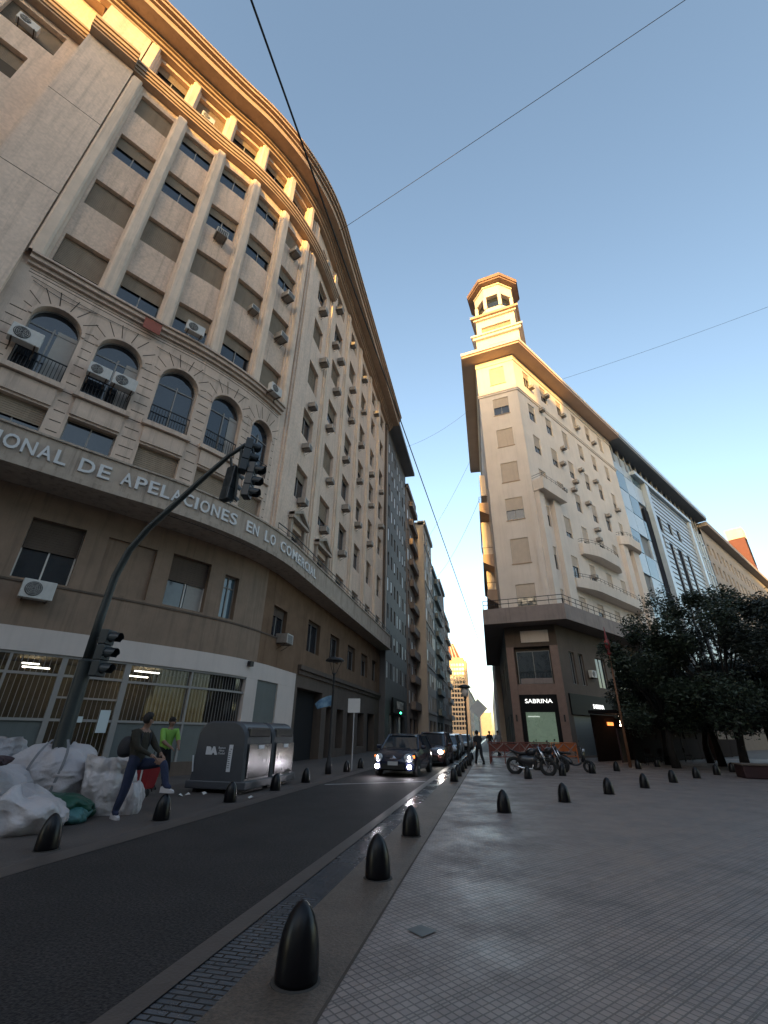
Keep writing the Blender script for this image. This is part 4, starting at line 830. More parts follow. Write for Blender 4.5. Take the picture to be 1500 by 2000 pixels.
# ---------------------------------------------------------------- air conditioners
def make_condenser():
    r = bpy.data.objects.new('air_conditioner', None); COL.objects.link(r)
    m = MB(); m.box((0, 0, 0), (.82, .30, .55)); m.build('casing', 'acw', r, bevel=.02, loc=(0, 0, 0)); r.children[-1].location = (0, 0, 0)
    m = MB(); T = Matrix.Translation((-.12, -.152, 0)) @ Matrix.Rotation(pi / 2, 4, 'X'); m.lathe([(.215, 0), (.215, .012), (.19, .018), (.005, .018)], n=20, M4=T)
    m.build('fan_grille', 'acd', r)
    m = MB()
    for k in range(4): m.tube([T @ Vector(((.05 + .045 * k) * cos(a), (.05 + .045 * k) * sin(a), .022)) for a in [2 * pi * j / 16 for j in range(17)]], .005, 4, False)
    for k in range(6): m.tube([T @ Vector((.03 * cos(k * pi / 3), .03 * sin(k * pi / 3), .022)), T @ Vector((.2 * cos(k * pi / 3), .2 * sin(k * pi / 3), .022))], .004, 4, False)
    m.build('grille_ring', 'acw', r)
    m = MB()
    for sx in (-.3, .3): m.box((sx, .12, -.3), (.04, .6, .04)); m.box((sx, .28, -.42), (.04, .04, .26))
    m.build('bracket', 'bracket', r); return r
def make_windowac():
    r = bpy.data.objects.new('air_conditioner', None); COL.objects.link(r)
    m = MB(); m.box((0, 0, 0), (.62, .55, .40)); m.build('casing', 'acg', r, bevel=.015)
    m = MB(); m.box((0, -.277, 0), (.52, .01, .32)); m.build('rear_grille', 'acd', r)
    m = MB(); [m.box((-.2 + .1 * k, -.286, 0), (.018, .012, .34)) for k in range(5)]; m.box((0, -.28, .18), (.62, .03, .04)); m.box((-.29, -.28, 0), (.04, .03, .4)); m.box((.29, -.28, 0), (.04, .03, .4)); m.build('grille_bar', 'acw', r)
    m = MB()
    for sx in (-.24, .24): m.box((sx, 0, -.22), (.03, .56, .03)); m.tube([(sx, -.2, -.22), (sx, .28, -.5)], .012, 4)
    m.build('bracket', 'bracket', r); return r
protoA, protoB = make_condenser(), make_windowac(); usedA = [False, False]
def place_ac(kind, C_, s_, z_, off, label, group, scale=1.0, facing=None):
    i = 0 if kind == 'c' else 1; p = (protoA, protoB)[i]; o = p if not usedA[i] else copy_tree(p); usedA[i] = True
    d = C_.dir(s_) if C_.curved else (C_.p[1] - C_.p[0]).normalized(); ang = atan2(d.y, d.x); o.location = C_.P(s_, z_, off); o.rotation_euler = (0, 0, ang); o.scale = (scale, scale, scale)
    tag(o, label, 'air conditioner', group); return o
GA = 'air conditioners on the corner building'
place_ac('c', W, 3.3, 14.15, .3, 'big white air conditioner on the railing of the first arched window', GA, 1.15)
place_ac('c', W, 5.7, 14.1, .3, 'left of two white air conditioners on the second arched window', GA, .95)
place_ac('c', W, 6.6, 14.1, .3, 'right of two white air conditioners on the second arched window', GA, 1.05)
place_ac('c', W, 8.5, 18.5, .5, 'white air conditioner on the ledge above the third and fourth arches', GA, 1.0)
place_ac('c', W, 13.15, 18.2, .55, 'white air conditioner at the right end of the arch cornice', GA, 1.0)
place_ac('b', W, 11.1, 22.55, .25, 'small window air conditioner in the fourth bay, second row above the arches', GA, .8)
place_ac('b', W, 8.45, 26.0, .3, 'window air conditioner hanging below a window in the third bay', GA, 1.0)
place_ac('c', W, 5.95, 35.0, .2, 'white air conditioner in the lit attic window of the second bay', GA, .95)
for q, z_ in ((30.4, 'top'), (26.0, 'middle'), (22.4, 'lowest')): place_ac('b', W, 13.2, q, .3, '%s of three boxy air conditioners stacked in the last curved bay' % z_, GA, 1.0)
SB_ = Curve([(-27.5, -8.0), (-17.8, 6.1)], smooth=False)
place_ac('c', SB_, SB_.L - 2.0, 31.6, .1, 'grey air conditioner at the top left of the blank side wall', GA, 1.0)
wing = [(17.04, 34.6), (17.5, 29.8), (18.6, 25.7), (17.5, 20.7), (17.3, 17.3), (17.55, 13.6), (20.6, 29.6), (22.1, 29.3), (21.7, 25.7), (20.9, 21.5), (21.8, 17.5), (25.7, 29.4), (25.8, 26.0), (25.0, 21.4), (25.7, 17.3), (29.15, 25.7), (29.2, 21.8), (29.3, 17.5), (33.3, 25.0), (33.7, 21.6), (33.4, 17.4), (20.8, 34.0), (29.3, 34.0), (34.6, 33.8), (21.4, 13.5), (25.5, 13.4), (37.8, 25.4), (38, 21.3), (24.9, 34.2), (29.6, 30)]
colname = {0: 'first', 1: 'second', 2: 'third', 3: 'fourth', 4: 'fifth', 5: 'sixth'}; rown = [(35, 'attic'), (31, 'sixth floor'), (26.8, 'fifth floor'), (22.8, 'fourth floor'), (19, 'third floor'), (15, 'second floor')]
seen = {}
for s_, z_ in wing:
    ci = min(5, max(0, int(round((s_ - 17.7) / 4.15)))); rn = min(rown, key=lambda t: abs(t[0] - z_ - .6))[1]; lb = 'window air conditioner in the %s window column of the street wing, %s' % (colname[ci], rn)
    if lb in seen: lb = 'right hand ' + lb
    seen[lb] = 1; place_ac('b', W, s_, z_, .28, lb, GA, random.uniform(.85, 1.05))
place_ac('c', GC, 9.05, 5.62, .25, 'white air conditioner on the brown stone wall above the barred shop front', GA, 1.12)
place_ac('b', GC, 20.6, 5.9, .25, 'white air conditioner on the brown stone wall above the grey door', GA, 1.2)
GR = 'air conditioners on the flatiron building'
rac = [(2.9, 38.0), (6.6, 38.9), (4.6, 35.6), (8.4, 32.0), (10.3, 37.9), (7.4, 29.4), (12.2, 30.6), (9.9, 28.0), (9.0, 26.6), (12.2, 26.0), (16.0, 30.5), (14.0, 37.9), (18.6, 37.7), (13.2, 22.9), (17.6, 26.2), (21.4, 28.3), (9.6, 16.4), (13.0, 21.6), (6.3, 25.4)]
seen = {}
for u_, z_ in rac:
    fl = ['ground', 'first', 'second', 'third', 'fourth', 'fifth', 'sixth', 'top'][min(7, int((z_ - 8) / 4.35) + 1)]; cn = ['first', 'second', 'third', 'fourth', 'fifth', 'sixth'][min(5, int(u_ / 4))]
    lb = 'air conditioner on the beige flatiron side wall, %s window column, %s floor' % (cn, fl)
    if lb in seen: lb = 'lower ' + lb
    seen[lb] = 1; place_ac('b', RF, u_, z_, .3, lb, GR, .95)
place_ac('c', RF, 5.0, 6.4, .25, 'white air conditioner on the dark wall above the side shop sign', GR, 1.1)
# ---------------------------------------------------------------- overhead cables
def cable(pts, r, label):
    a, b = Vector(pts[0]), Vector(pts[1]); sag = pts[2]; P_ = []
    for k in range(25): t = k / 24; p = a + (b - a) * t; p.z -= sag * 4 * t * (1 - t); P_.append(p)
    m = MB(); m.tube(P_, r, 5, False); o = m.build('cable', 'iron'); tag(o, label, 'cable', 'cables strung above the street')
cable(((-4.24, -.8, 16.9), (-.36, 60, 11.5), .0), .028, 'thick black cable running down the middle of the sky to the flatiron building')
cable(((-8.3, 19.3, 36.2), (26, 6.8, 36.0), .2), .018, 'long thin cable crossing the sky diagonally to the upper right')
cable(((-8.5, 52, 38.6), (.5, 49, 41.2), .6), .016, 'short level cable between the two roof edges')
cable(((12.5, 47.5, 43.2), (38, 40, 44.5), .3), .016, 'faint cable rising right from the flatiron roof')
cable(((.5, 61, 41.3), (-8.4, 74, 33.6), .6), .02, 'faint cable slanting from the left eave tip of the flatiron down across the street')
cable(((1.0, 50, 28), (-8.4, 84, 29), 1.2), .02, 'faint cable slanting from the side balconies of the flatiron across the street')
m = MB(); m.tube([(-16.6, 6.9, 38.9), (-16.6, 6.9, 48.5)], .03, 5); tag(m.build('antenna', 'iron'), 'thin antenna mast standing on the roof of the corner building', 'antenna')
# ================================================================ litter, bags and bins on the left pavement
M['raffia'] = mat('white_woven_sack', (.40, .37, .375), .7, .1, 4, bump=.5, bscale=26, col2=(.28, .26, .27)); M['raffia2'] = mat('pale_plastic_bag', (.46, .425, .43), .3, .08, 5, bump=.5, bscale=22)
M['greenbag'] = mat('green_plastic_bag', (.008, .07, .045), .45, .3, 5, bump=.5, bscale=12); M['tealbag'] = mat('teal_plastic_bag', (.05, .15, .15), .45, .2, 5, bump=.4, bscale=12)
M['strap'] = mat('grey_strap', (.17, .17, .18), .8, .1); M['darkrag'] = mat('dark_rag', (.045, .025, .03), .9, .3, 8); M['yellowrag'] = mat('yellow_packaging', (.35, .28, .09), .7, .2, 6)
def sack(name, c, w_, d_, h_, seed, m_, label, rz=0.0, open_top=False, pointy=0.0, tiers=0, group=None, lean=(0, 0)):
    rr = random.Random(seed); n, L_ = 88, 52; ph = [rr.uniform(0, 6.28) for _ in range(14)]; m = MB(); vs = []
    for j in range(L_ + 1):
        t = j / L_; z = h_ * t; prof = (1 - (abs(2 * t - .85) / 1.25) ** 2.6) ** .5 if t < .97 else .32
        if open_top: prof = .86 + .14 * sin(t * 3.0)
        if tiers: prof *= 1 - .07 * abs(sin(t * pi * tiers)) ** 6
        for k in range(n):
            a = 2 * pi * k / n; ca, sa = cos(a), sin(a); q = (abs(ca) ** 3.2 + abs(sa) ** 3.2) ** (-1 / 3.2)
            w1 = sin(3 * a + ph[0] + 4 * t) * .035 + sin(7 * a + ph[1] - 6 * t) * .022 + abs(sin(5 * a + ph[2] + 3 * t + sin(4 * t + ph[3]))) * -.028 + sin(13 * a + ph[4] + 9 * t) * .012
            r_ = prof * (q * .5 + .5 * .5) * (1 + 2 * w1); zz = z + h_ * (.035 * sin(2 * a + ph[5]) + .03 * sin(5 * a + ph[6]) + pointy * max(0, sin(2 * a + ph[7])) ** 5 * .8) * t
            fr = Vector((ca * 1.1 + seed * 3.1, sa * 1.1, z * 1.5 + seed)); w3 = 1 - abs(mnoise.noise(fr * 1.7)) * 2; w4 = 1 - abs(mnoise.noise(fr * 4.2 + Vector((sin(z * 7) * .3, 0, 0)))) * 2; r_ *= 1 + .05 * (w3 - .6) + .045 * (w4 ** 3 if w4 > 0 else 0) + .012 * mnoise.noise(fr * 11)
            vs.append((r_ * ca * w_ + lean[0] * t, r_ * sa * d_ + lean[1] * t, zz))
    m.add(vs, [(j * n + k, j * n + (k + 1) % n, (j + 1) * n + (k + 1) % n, (j + 1) * n + k) for j in range(L_) for k in range(n)])
    if open_top: m.add([(x * .93, y * .93, z - .03 * 0) for x, y, z in vs[-n:]] + [(x * .9, y * .9, z - h_ * .22) for x, y, z in vs[-n:]], [(k, (k + 1) % n, n + (k + 1) % n, n + k) for k in range(n)] + [tuple(range(n, 2 * n))])
    else: m.add([vs[-n + k] for k in range(n)], [tuple(range(n))])
    o = m.build(name, m_, smooth=True); o.location = c; o.rotation_euler = (0, 0, rz); return tag(o, label, 'bag', group)
GB = 'sacks of recycling piled on the left pavement'
sack('sack', (-7.85, 7.3, 0), 1.0, .75, .5, 1, 'raffia2', 'crumpled white plastic bag with pointed folds, nearest of the pile', .5, pointy=.5, group=GB)
sack('sack', (-9.4, 7.8, 0), 1.1, 1.0, .9, 2, 'raffia', 'bulging white sack cut by the left edge of the picture, rags on top', .2, group=GB)
o = sack('sack', (-9.15, 9.0, 0), 1.15, 1.05, 1.2, 3, 'raffia', 'largest bulging white woven sack with grey straps beside the traffic light pole', .35, group=GB, lean=(-.05, .1))
for k, (a0, dz) in enumerate(((-1.9, 0), (-1.2, 0))):
    m = MB(); P_ = []
    for j in range(12): t = j / 11; r_ = .64 * (1 - (abs(2 * t - .85) / 1.25) ** 2.6) ** .5 + .02; P_.append((r_ * cos(a0 + .3 * t) * 1.3, r_ * sin(a0 + .3 * t) * 1.15, 1.32 * t))
    for p, q in zip(P_, P_[1:]): m.quad(p, (p[0] + .05, p[1] + .01, p[2]), (q[0] + .05, q[1] + .01, q[2]), q)
    s_ = m.build('strap', 'strap'); s_.parent = o
sack('sack', (-10.9, 8.7, 0), 1.1, 1.0, 1.32, 4, 'raffia', 'tall pale sack at the back left of the pile', .1, open_top=True, group=GB)
sack('sack', (-7.95, 9.3, 0), .66, .62, 1.0, 5, 'raffia2', 'upright open-topped white sack in two tiers, just left of the standing person', .15, open_top=True, tiers=2, group=GB)
sack('sack', (-8.15, 8.25, 0), .95, .7, .42, 6, 'greenbag', 'dark green plastic bag lying low between the white sacks', .3, group=GB); sack('sack', (-7.75, 8.2, 0), .55, .45, .24, 7, 'tealbag', 'small teal plastic bag in front of the green bag', .1, group=GB)
sack('sack', (-7.35, 9.35, 0), .3, .3, .55, 8, 'raffia2', 'slim white bag standing behind the legs of the person', 0, group=GB)
sack('rag', (-8.75, 7.2, .93), .5, .35, .16, 9, 'darkrag', 'dark maroon rag lying on the leftmost sack', .3); sack('packaging', (-8.95, 7.0, .9), .35, .3, .12, 10, 'yellowrag', 'yellow packaging on the leftmost sack', .3)
m = MB(); m.box((-7.78, 7.9, .05), (.55, .35, .03), .4); m.box((-7.7, 7.86, .10), (.5, .3, .02), .2); tag(m.build('cardboard', 'signback'), 'flattened pale cardboard lying beside the teal bag', 'cardboard')
M['redcart'] = mat('red_shopping_cart_fabric', (.26, .015, .02), .6, .15, 4)
e = empty('shopping_trolley', (-8.85, 11.6, 0), 'red fabric shopping trolley with a white stripe behind the person', 'trolley'); m = MB(); m.add([(-9.1, 11.4, .18), (-8.62, 11.4, .18), (-8.62, 11.75, .18), (-9.1, 11.75, .18), (-9.28, 11.35, .82), (-8.5, 11.35, .86), (-8.5, 11.8, .86), (-9.28, 11.8, .82)], [(0, 3, 2, 1), (4, 5, 6, 7), (0, 1, 5, 4), (1, 2, 6, 5), (2, 3, 7, 6), (3, 0, 4, 7)]); m.build('bag', 'redcart', e, bevel=.03)
m = MB(); m.box((-8.78, 11.36, .53), (.035, .02, .5)); m.build('stripe', 'signback', e)
for x in (-9.05, -8.65): m = MB(); m.lathe([(.07, -.02), (.09, 0), (.07, .02)], (0, 0, 0), 12, Matrix.Translation((x, 11.55, .09)) @ Matrix.Rotation(pi / 2, 4, 'Y')); m.build('wheel', 'iron', e)
m = MB(); m.tube([(-8.9, 11.78, .1), (-8.9, 11.84, 1.0), (-8.7, 11.84, 1.0), (-8.7, 11.78, .1)], .012, 5); m.build('handle', 'iron', e)
for i_, (x, y) in enumerate(((-8.0, 12.2), (-7.6, 12.45), (-7.9, 12.0), (-6.1, 12.3))):
    m = MB(); m.add([(0, 0, .005), (.14, .02, .03), (.12, .1, .01), (.03, .12, .05), (.07, .05, .07)], [(0, 1, 4), (1, 2, 4), (2, 3, 4), (3, 0, 4)]); o = m.build('litter', 'signback', loc=(0, 0, 0)); o.location = (x, y, 0); o.rotation_euler = (0, 0, i_ * 1.3)
    tag(o, ['scrap of white paper near the first dumpster', 'second paper scrap, closest to the dumpster corner', 'paper scrap between the trolley and the dumpster', 'paper scrap on the kerb beyond the dumpster front'][i_], 'litter', 'paper litter by the dumpsters')
# dumpsters
M['dump'] = mat('grey_dumpster_plastic', (.062, .066, .075), .38, .15, 3, obj=True, bump=.08, bscale=8); M['dumpd'] = mat('dark_dumpster_front', (.05, .048, .05), .22, .2, 3, obj=True); M['sticker'] = mat('white_sticker', (.62, .63, .65), .6, 0)
def dumpster(y0, y1, label, marks):
    e = empty('dumpster', (-7.5, (y0 + y1) / 2, 0), label, 'dumpster', 'grey recycling dumpsters'); xl, xr, H = -8.35, -6.68, 1.78
    def ring(ins, hh=H):
        pts = [(xl + ins, .14)]; R_ = .42
        pts += [(xl + ins + .04, .6), (xl + ins + .06, hh - R_)] + [(xl + ins + .06 + R_ * (1 - cos(a)), hh - R_ + R_ * sin(a)) for a in [radians(q) for q in (20, 40, 60, 80, 90)]]
        pts += [(xr - ins - .06 - R_ * (1 - cos(a)), hh - R_ + R_ * sin(a)) for a in [radians(q) for q in (90, 80, 60, 40, 20)]] + [(xr - ins - .06, hh - R_), (xr - ins - .02, .6), (xr - ins, .14)]
        return pts
    m = MB(); secs = [(y0, .05), (y0 + .07, 0), (y1 - .07, 0), (y1, .05)]; rs = [(y, ring(i_, H - i_)) for y, i_ in secs]; n = len(rs[0][1]); vs = [(x, y, z) for y, r in rs for x, z in r]
    fs = []; 
    for j in range(len(rs) - 1): fs += [(j * n + k, j * n + (k + 1) % n, (j + 1) * n + (k + 1) % n, (j + 1) * n + k) for k in range(n)]
    fs += [tuple(range(n))[::-1], tuple(range(3 * n, 4 * n))]; m.add(vs, fs); m.build('body', 'dump', e, True, sm_ang=35)
    m = MB(); m.box((-7.5, (y0 + y1) / 2, .2), (1.82, y1 - y0 + .04, .2)); m.build('base_rim', 'dump', e, bevel=.03)
    m = MB(); m.box((xr + .005, (y0 + y1) / 2, .78), (.03, y1 - y0 - .24, .85)); m.build('front_panel', 'dumpd', e, bevel=.01); m = MB(); m.box((xr - .1, (y0 + y1) / 2, 1.5), (.14, y1 - y0 - .3, .26)); m.build('lid_flap', 'dumpd', e, bevel=.04)
    m = MB(); m.box((xr + .03, (y0 + y1) / 2, 1.12), (.02, .35, .1)); m.build('label_plate', 'sticker', e)
    for x in (xl + .2, xr - .2): m = MB(); m.box((x, (y0 + y1) / 2, .05), (.12, y1 - y0 - .2, .1)); m.build('foot', 'iron', e)
    m = MB(); m.tube([(xl + .12, y0 - .03, .5), (xl + .07, y0 - .05, .9)], .018, 6); m.build('handle', 'sticker', e)
    if marks:
        t = flat_text('BA', .235, (-7.76, y0 - .012, .945), (1, 0, 0), (0, -1, 0), .01, 1.1, .022); t.build('logo', 'sticker', e)
        for k, s_ in enumerate(('Buenos', 'Aires', 'Ciudad')): flat_text(s_, .075, (-7.44, y0 - .012, 1.075 - .068 * k), (1, 0, 0), (0, -1, 0), .006, 1).build('lettering', 'sticker', e)
        m = MB(); m.box((-7.16, y0 - .016, .85), (.115, .012, .66)); m.build('sticker', 'sticker', e); m = MB(); [m.box((-7.16 + random.uniform(-.02, .02), y0 - .024, .62 + .05 * k), (.06, .004, .018)) for k in range(10)]; m.build('sticker_print', 'strap', e)
dumpster(12.75, 14.38, 'grey rounded dumpster with a white BA mark on its end, nearer of the two', True); dumpster(14.52, 16.15, 'grey rounded dumpster standing behind the marked one, farther of the two', False)
# ================================================================ people
M['skin'] = mat('skin', (.22, .12, .08), .6, .1, 6, obj=True); M['hair'] = mat('dark_hair', (.012, .009, .008), .8, 0); M['jeans'] = mat('dark_blue_jeans', (.018, .025, .06), .9, .2, 9, obj=True, bump=.8, bscale=14); M['jacket'] = mat('dark_olive_jacket', (.026, .022, .014), .9, .25, 8, obj=True, bump=.8, bscale=12)
M['hivis'] = mat('hi_vis_green_vest', (.20, .40, .06), .7, .1, 6, obj=True); M['shoe'] = mat('pale_sneaker', (.45, .42, .42), .7, .1, 8); M['blackc'] = mat('black_cloth', (.012, .012, .014), .9, .1, 6); M['pack'] = mat('black_backpack_fabric', (.012, .011, .016), .7, .15, 9, bump=.2)
def skin_mesh(nodes, edges, sub=2):
    """nodes: list of (co, radius); returns verts, faces of a grown surface"""
    me = bpy.data.meshes.new('s'); me.from_pydata([n[0] for n in nodes], edges, []); o = bpy.data.objects.new('s', me); COL.objects.link(o)
    sk = o.modifiers.new('k', 'SKIN'); sd_ = o.modifiers.new('d', 'SUBSURF'); sd_.levels = sub; sd_.render_levels = sub; sk.use_smooth_shade = True
    for i_, n in enumerate(nodes): 
        r = n[1] if isinstance(n[1], tuple) else (n[1], n[1]); me.skin_vertices[0].data[i_].radius = r
    me.skin_vertices[0].data[0].use_root = True
    dg = bpy.context.evaluated_depsgraph_get(); dg.update(); ev = bpy.data.meshes.new_from_object(o.evaluated_get(dg)); vs = [tuple(v.co) for v in ev.vertices]; fs = [tuple(p.vertices) for p in ev.polygons]
    bpy.data.objects.remove(o); bpy.data.meshes.remove(me); bpy.data.meshes.remove(ev); return vs, fs
def person(J, label, top, legs, shoes=None, hair='hair', extra=None, group=None):
    """J: joint name -> world position"""
    V = {k: Vector(v) for k, v in J.items()}; base = Vector((V['hip'].x, V['hip'].y, min(V['ankL'].z, V['ankR'].z) - .08))
    names = []; nodes = []; 
    def add(n_, p, r): names.append(n_); nodes.append((tuple(p), r)); return len(nodes) - 1
    hip = add('legs', V['hip'], (.155, .135)); wa = add('top', V['hip'].lerp(V['chest'], .45), (.155, .13)); ch = add('top', V['chest'], (.19, .15)); nb = add('top', V['chest'].lerp(V['neck'], .7), (.11, .1)); nk = add('skin', V['neck'], .055)
    h1 = add('skin', V['head'] + Vector((0, 0, -.06)), .078); h2 = add('skin', V['head'] + Vector((0, 0, .045)), .088); E_ = [(hip, wa), (wa, ch), (ch, nb), (nb, nk), (nk, h1), (h1, h2)]
    for s in 'LR':
        sh = add('top', V['sh' + s], .095); el = add('top', V['el' + s], .066); wr = add('skin' if top != 'jacket' else 'top', V['wr' + s], .033); d = (V['wr' + s] - V['el' + s]).normalized(); pa = add('skin', V['wr' + s] + d * .07, (.042, .02)); E_ += [(ch, sh), (sh, el), (el, wr), (wr, pa)]
        side = d.cross(Vector((0, 0, 1))).normalized() if abs(d.z) < .95 else Vector((1, 0, 0)); pw = V['wr' + s] + d * .1; dn = d.cross(side).normalized()
        for k in range(4): f1 = add('skin', pw + side * (.027 - .018 * k) + d * .03, .0095); f2 = add('skin', pw + side * (.028 - .019 * k) + d * (.062 + .008 * (1 - abs(k - 1.5))) + dn * .012, .0085); f3 = add('skin', pw + side * (.028 - .019 * k) + d * (.08 + .008 * (1 - abs(k - 1.5))) + dn * .03, .007); E_ += [(pa, f1), (f1, f2), (f2, f3)]
        t1 = add('skin', V['wr' + s] + d * .05 + side * .045, .011); t2 = add('skin', V['wr' + s] + d * .085 + side * .06 + dn * .015, .009); E_ += [(pa, t1), (t1, t2)]
        hj = add('legs', V['hj' + s], .12); kn = add('legs', V['kn' + s], .088); cf = add('legs', V['kn' + s].lerp(V['ank' + s], .35), .082); an = add('legs', V['ank' + s], .066); E_ += [(hip, hj), (hj, kn), (kn, cf), (cf, an)]
        fw = (V['toe' + s] - V['ank' + s]); to = add('legs', V['ank' + s] + fw * .5 + Vector((0, 0, -.0)), .04); E_ += [(an, to)]
    vs, fs = skin_mesh(nodes, E_); m = MB(); NV = [Vector(n[0]) for n in nodes]; mi = {'skin': 0, 'top': 1, 'legs': 2}
    segs = [(NV[a], NV[b], mi[names[b]]) for a, b in E_]
    m.add(vs, fs)
    for q, f in enumerate(fs):
        c = Vector((0, 0, 0)); 
        for v_ in f: c += Vector(vs[v_])
        c /= len(f); best = (9, 0)
        for a, b, i_ in segs:
            ab = b - a; t = max(0, min(1, (c - a).dot(ab) / ab.length_squared)); dd = (a + ab * t - c).length
            if dd < best[0]: best = (dd, i_)
        m.mi[q] = best[1]
    body = m.build('person', ['skin', top, legs], smooth=True, loc=tuple(base)); tag(body, label, 'person', group)
    hd = V['head']; face = (V['face'] - hd).normalized(); side = face.cross(Vector((0, 0, 1))).normalized(); T = Matrix.Translation(hd)
    m = MB(); hv = []; n, L_ = 18, 9
    for j in range(L_ + 1):
        ph = radians(90 - 135 * j / L_)
        for k in range(n):
            a = 2 * pi * k / n; p = Vector((cos(a) * cos(ph), sin(a) * cos(ph), sin(ph))); fr_ = p.dot(face); low = ph < radians(18) and fr_ > .1
            hv.append(hd + Vector((p.x, p.y, p.z * 1.12)) * (.112 if not low else .075) + Vector((0, 0, .03)) - face * .012)
    m.add(hv, [(j * n + k, j * n + (k + 1) % n, (j + 1) * n + (k + 1) % n, (j + 1) * n + k) for j in range(L_) for k in range(n)]); m.build('hair', hair, body, True)
    m = MB(); m.add([hd + face * .085 + Vector((0, 0, .02)), hd + face * .082 + side * .018 - Vector((0, 0, .035)), hd + face * .082 - side * .018 - Vector((0, 0, .035)), hd + face * .118 - Vector((0, 0, .028))], [(0, 1, 3), (0, 3, 2), (1, 2, 3)]); m.build('nose', 'skin', body)
    for s in (-1, 1):
        m = MB(); m.lathe([(.004, 0), (.03, .004), (.026, .012), (.004, .014)], n=10, M4=Matrix.Translation(hd + side * s * .092 - Vector((0, 0, .01))) @ (side * s).to_track_quat('Z', 'Y').to_matrix().to_4x4()); m.build('ear', 'skin', body)
        m = MB(); m.lathe([(.002, 0), (.011, .002), (.002, .006)], n=8, M4=Matrix.Translation(hd + face * .086 + side * s * .034 + Vector((0, 0, .018))) @ face.to_track_quat('Z', 'Y').to_matrix().to_4x4()); m.build('eye', 'blackc', body)
    m = MB(); m.box(tuple(hd + face * .088 - Vector((0, 0, .058))), (.012, .045, .008), atan2(face.y, face.x)); m.build('mouth', 'darkrag', body)
    for s in 'LR':
        a, t = V['ank' + s], V['toe' + s]; d = (t - a); d.z = 0; d = d.normalized(); up = Vector((0, 0, 1)); sd2 = d.cross(up); m = MB(); vs2 = []; heel = Vector((a.x, a.y, V['sole' + s].z if 'sole' + s in V else t.z - .035)) - d * .08
        pr = [(0, .035, .03, .10), (.04, .042, .035, .115), (.12, .044, .038, .10), (.2, .048, .04, .065), (.26, .04, .03, .05), (.285, .02, .015, .035)]
        for q, wb, wt, hh in pr:
            for sx, zz in ((-wb, 0), (wb, 0), (wb, hh * .5), (wt, hh), (-wt, hh), (-wb, hh * .5)): vs2.append(heel + d * q + sd2 * sx + up * zz)
        m.add(vs2, [(j * 6 + k, j * 6 + (k + 1) % 6, (j + 1) * 6 + (k + 1) % 6, (j + 1) * 6 + k) for j in range(5) for k in range(6)] + [(0, 1, 2, 3, 4, 5)[::-1], tuple(range(30, 36))]); m.build('shoe', shoes or 'shoe', body, True, sm_ang=50)
    return body
P1 = person(dict(hip=(-7.02, 8.88, .97), chest=(-7.06, 8.87, 1.38), neck=(-7.0, 8.88, 1.57), head=(-6.97, 8.88, 1.71), face=(-6.4, 10.0, 1.5), shL=(-7.02, 9.07, 1.47), shR=(-7.06, 8.68, 1.47), elL=(-6.86, 9.12, 1.22), elR=(-6.92, 8.66, 1.2), wrL=(-6.66, 9.06, 1.1), wrR=(-6.68, 8.78, 1.08),
    hjL=(-7.0, 8.97, .90), hjR=(-7.05, 8.79, .92), knL=(-6.5, 9.0, .95), ankL=(-6.33, 8.96, .56), toeL=(-6.08, 8.96, .47), soleL=(-6.3, 8.96, .438), knR=(-7.07, 8.77, .48), ankR=(-7.17, 8.76, .11), toeR=(-6.95, 8.66, .04), soleR=(0, 0, .003)), 'person in dark olive jacket and blue jeans with one foot on a black bollard', 'jacket', 'jeans')
m = MB(); vs, fs = skin_mesh([((-7.32, 8.87, 1.0), (.14, .19)), ((-7.36, 8.87, 1.2), (.17, .2)), ((-7.28, 8.87, 1.42), (.12, .16))], [(0, 1), (1, 2)]); m.add(vs, fs)
BP = m.build('backpack', 'pack', smooth=True, loc=(-7.28, 8.87, 1.2)); tag(BP, 'black backpack worn by the person in the olive jacket', 'backpack')
for y in (8.74, 9.0): m = MB(); m.tube([(-7.2, y, 1.5), (-7.06, y, 1.535), (-6.94, y, 1.45), (-6.94, y, 1.25), (-7.1, y, 1.05)], .022, 6); m.build('shoulder_strap', 'pack', BP, True)
person(dict(hip=(-9.6, 13.2, 1.0), chest=(-9.56, 13.2, 1.42), neck=(-9.54, 13.2, 1.6), head=(-9.52, 13.2, 1.74), face=(-8.6, 12.8, 1.7), shL=(-9.42, 13.36, 1.5), shR=(-9.66, 13.02, 1.5), elL=(-9.3, 13.36, 1.22), elR=(-9.5, 12.92, 1.22), wrL=(-9.15, 13.2, 1.1), wrR=(-9.25, 12.95, 1.08),
    hjL=(-9.54, 13.28, .92), hjR=(-9.66, 13.12, .92), knL=(-9.45, 13.3, .5), ankL=(-9.5, 13.35, .1), toeL=(-9.25, 13.25, .04), knR=(-9.6, 13.08, .5), ankR=(-9.66, 13.05, .1), toeR=(-9.42, 12.95, .04)), 'person in a bright green hi-vis vest standing behind the one with the backpack', 'hivis', 'blackc', 'iron')
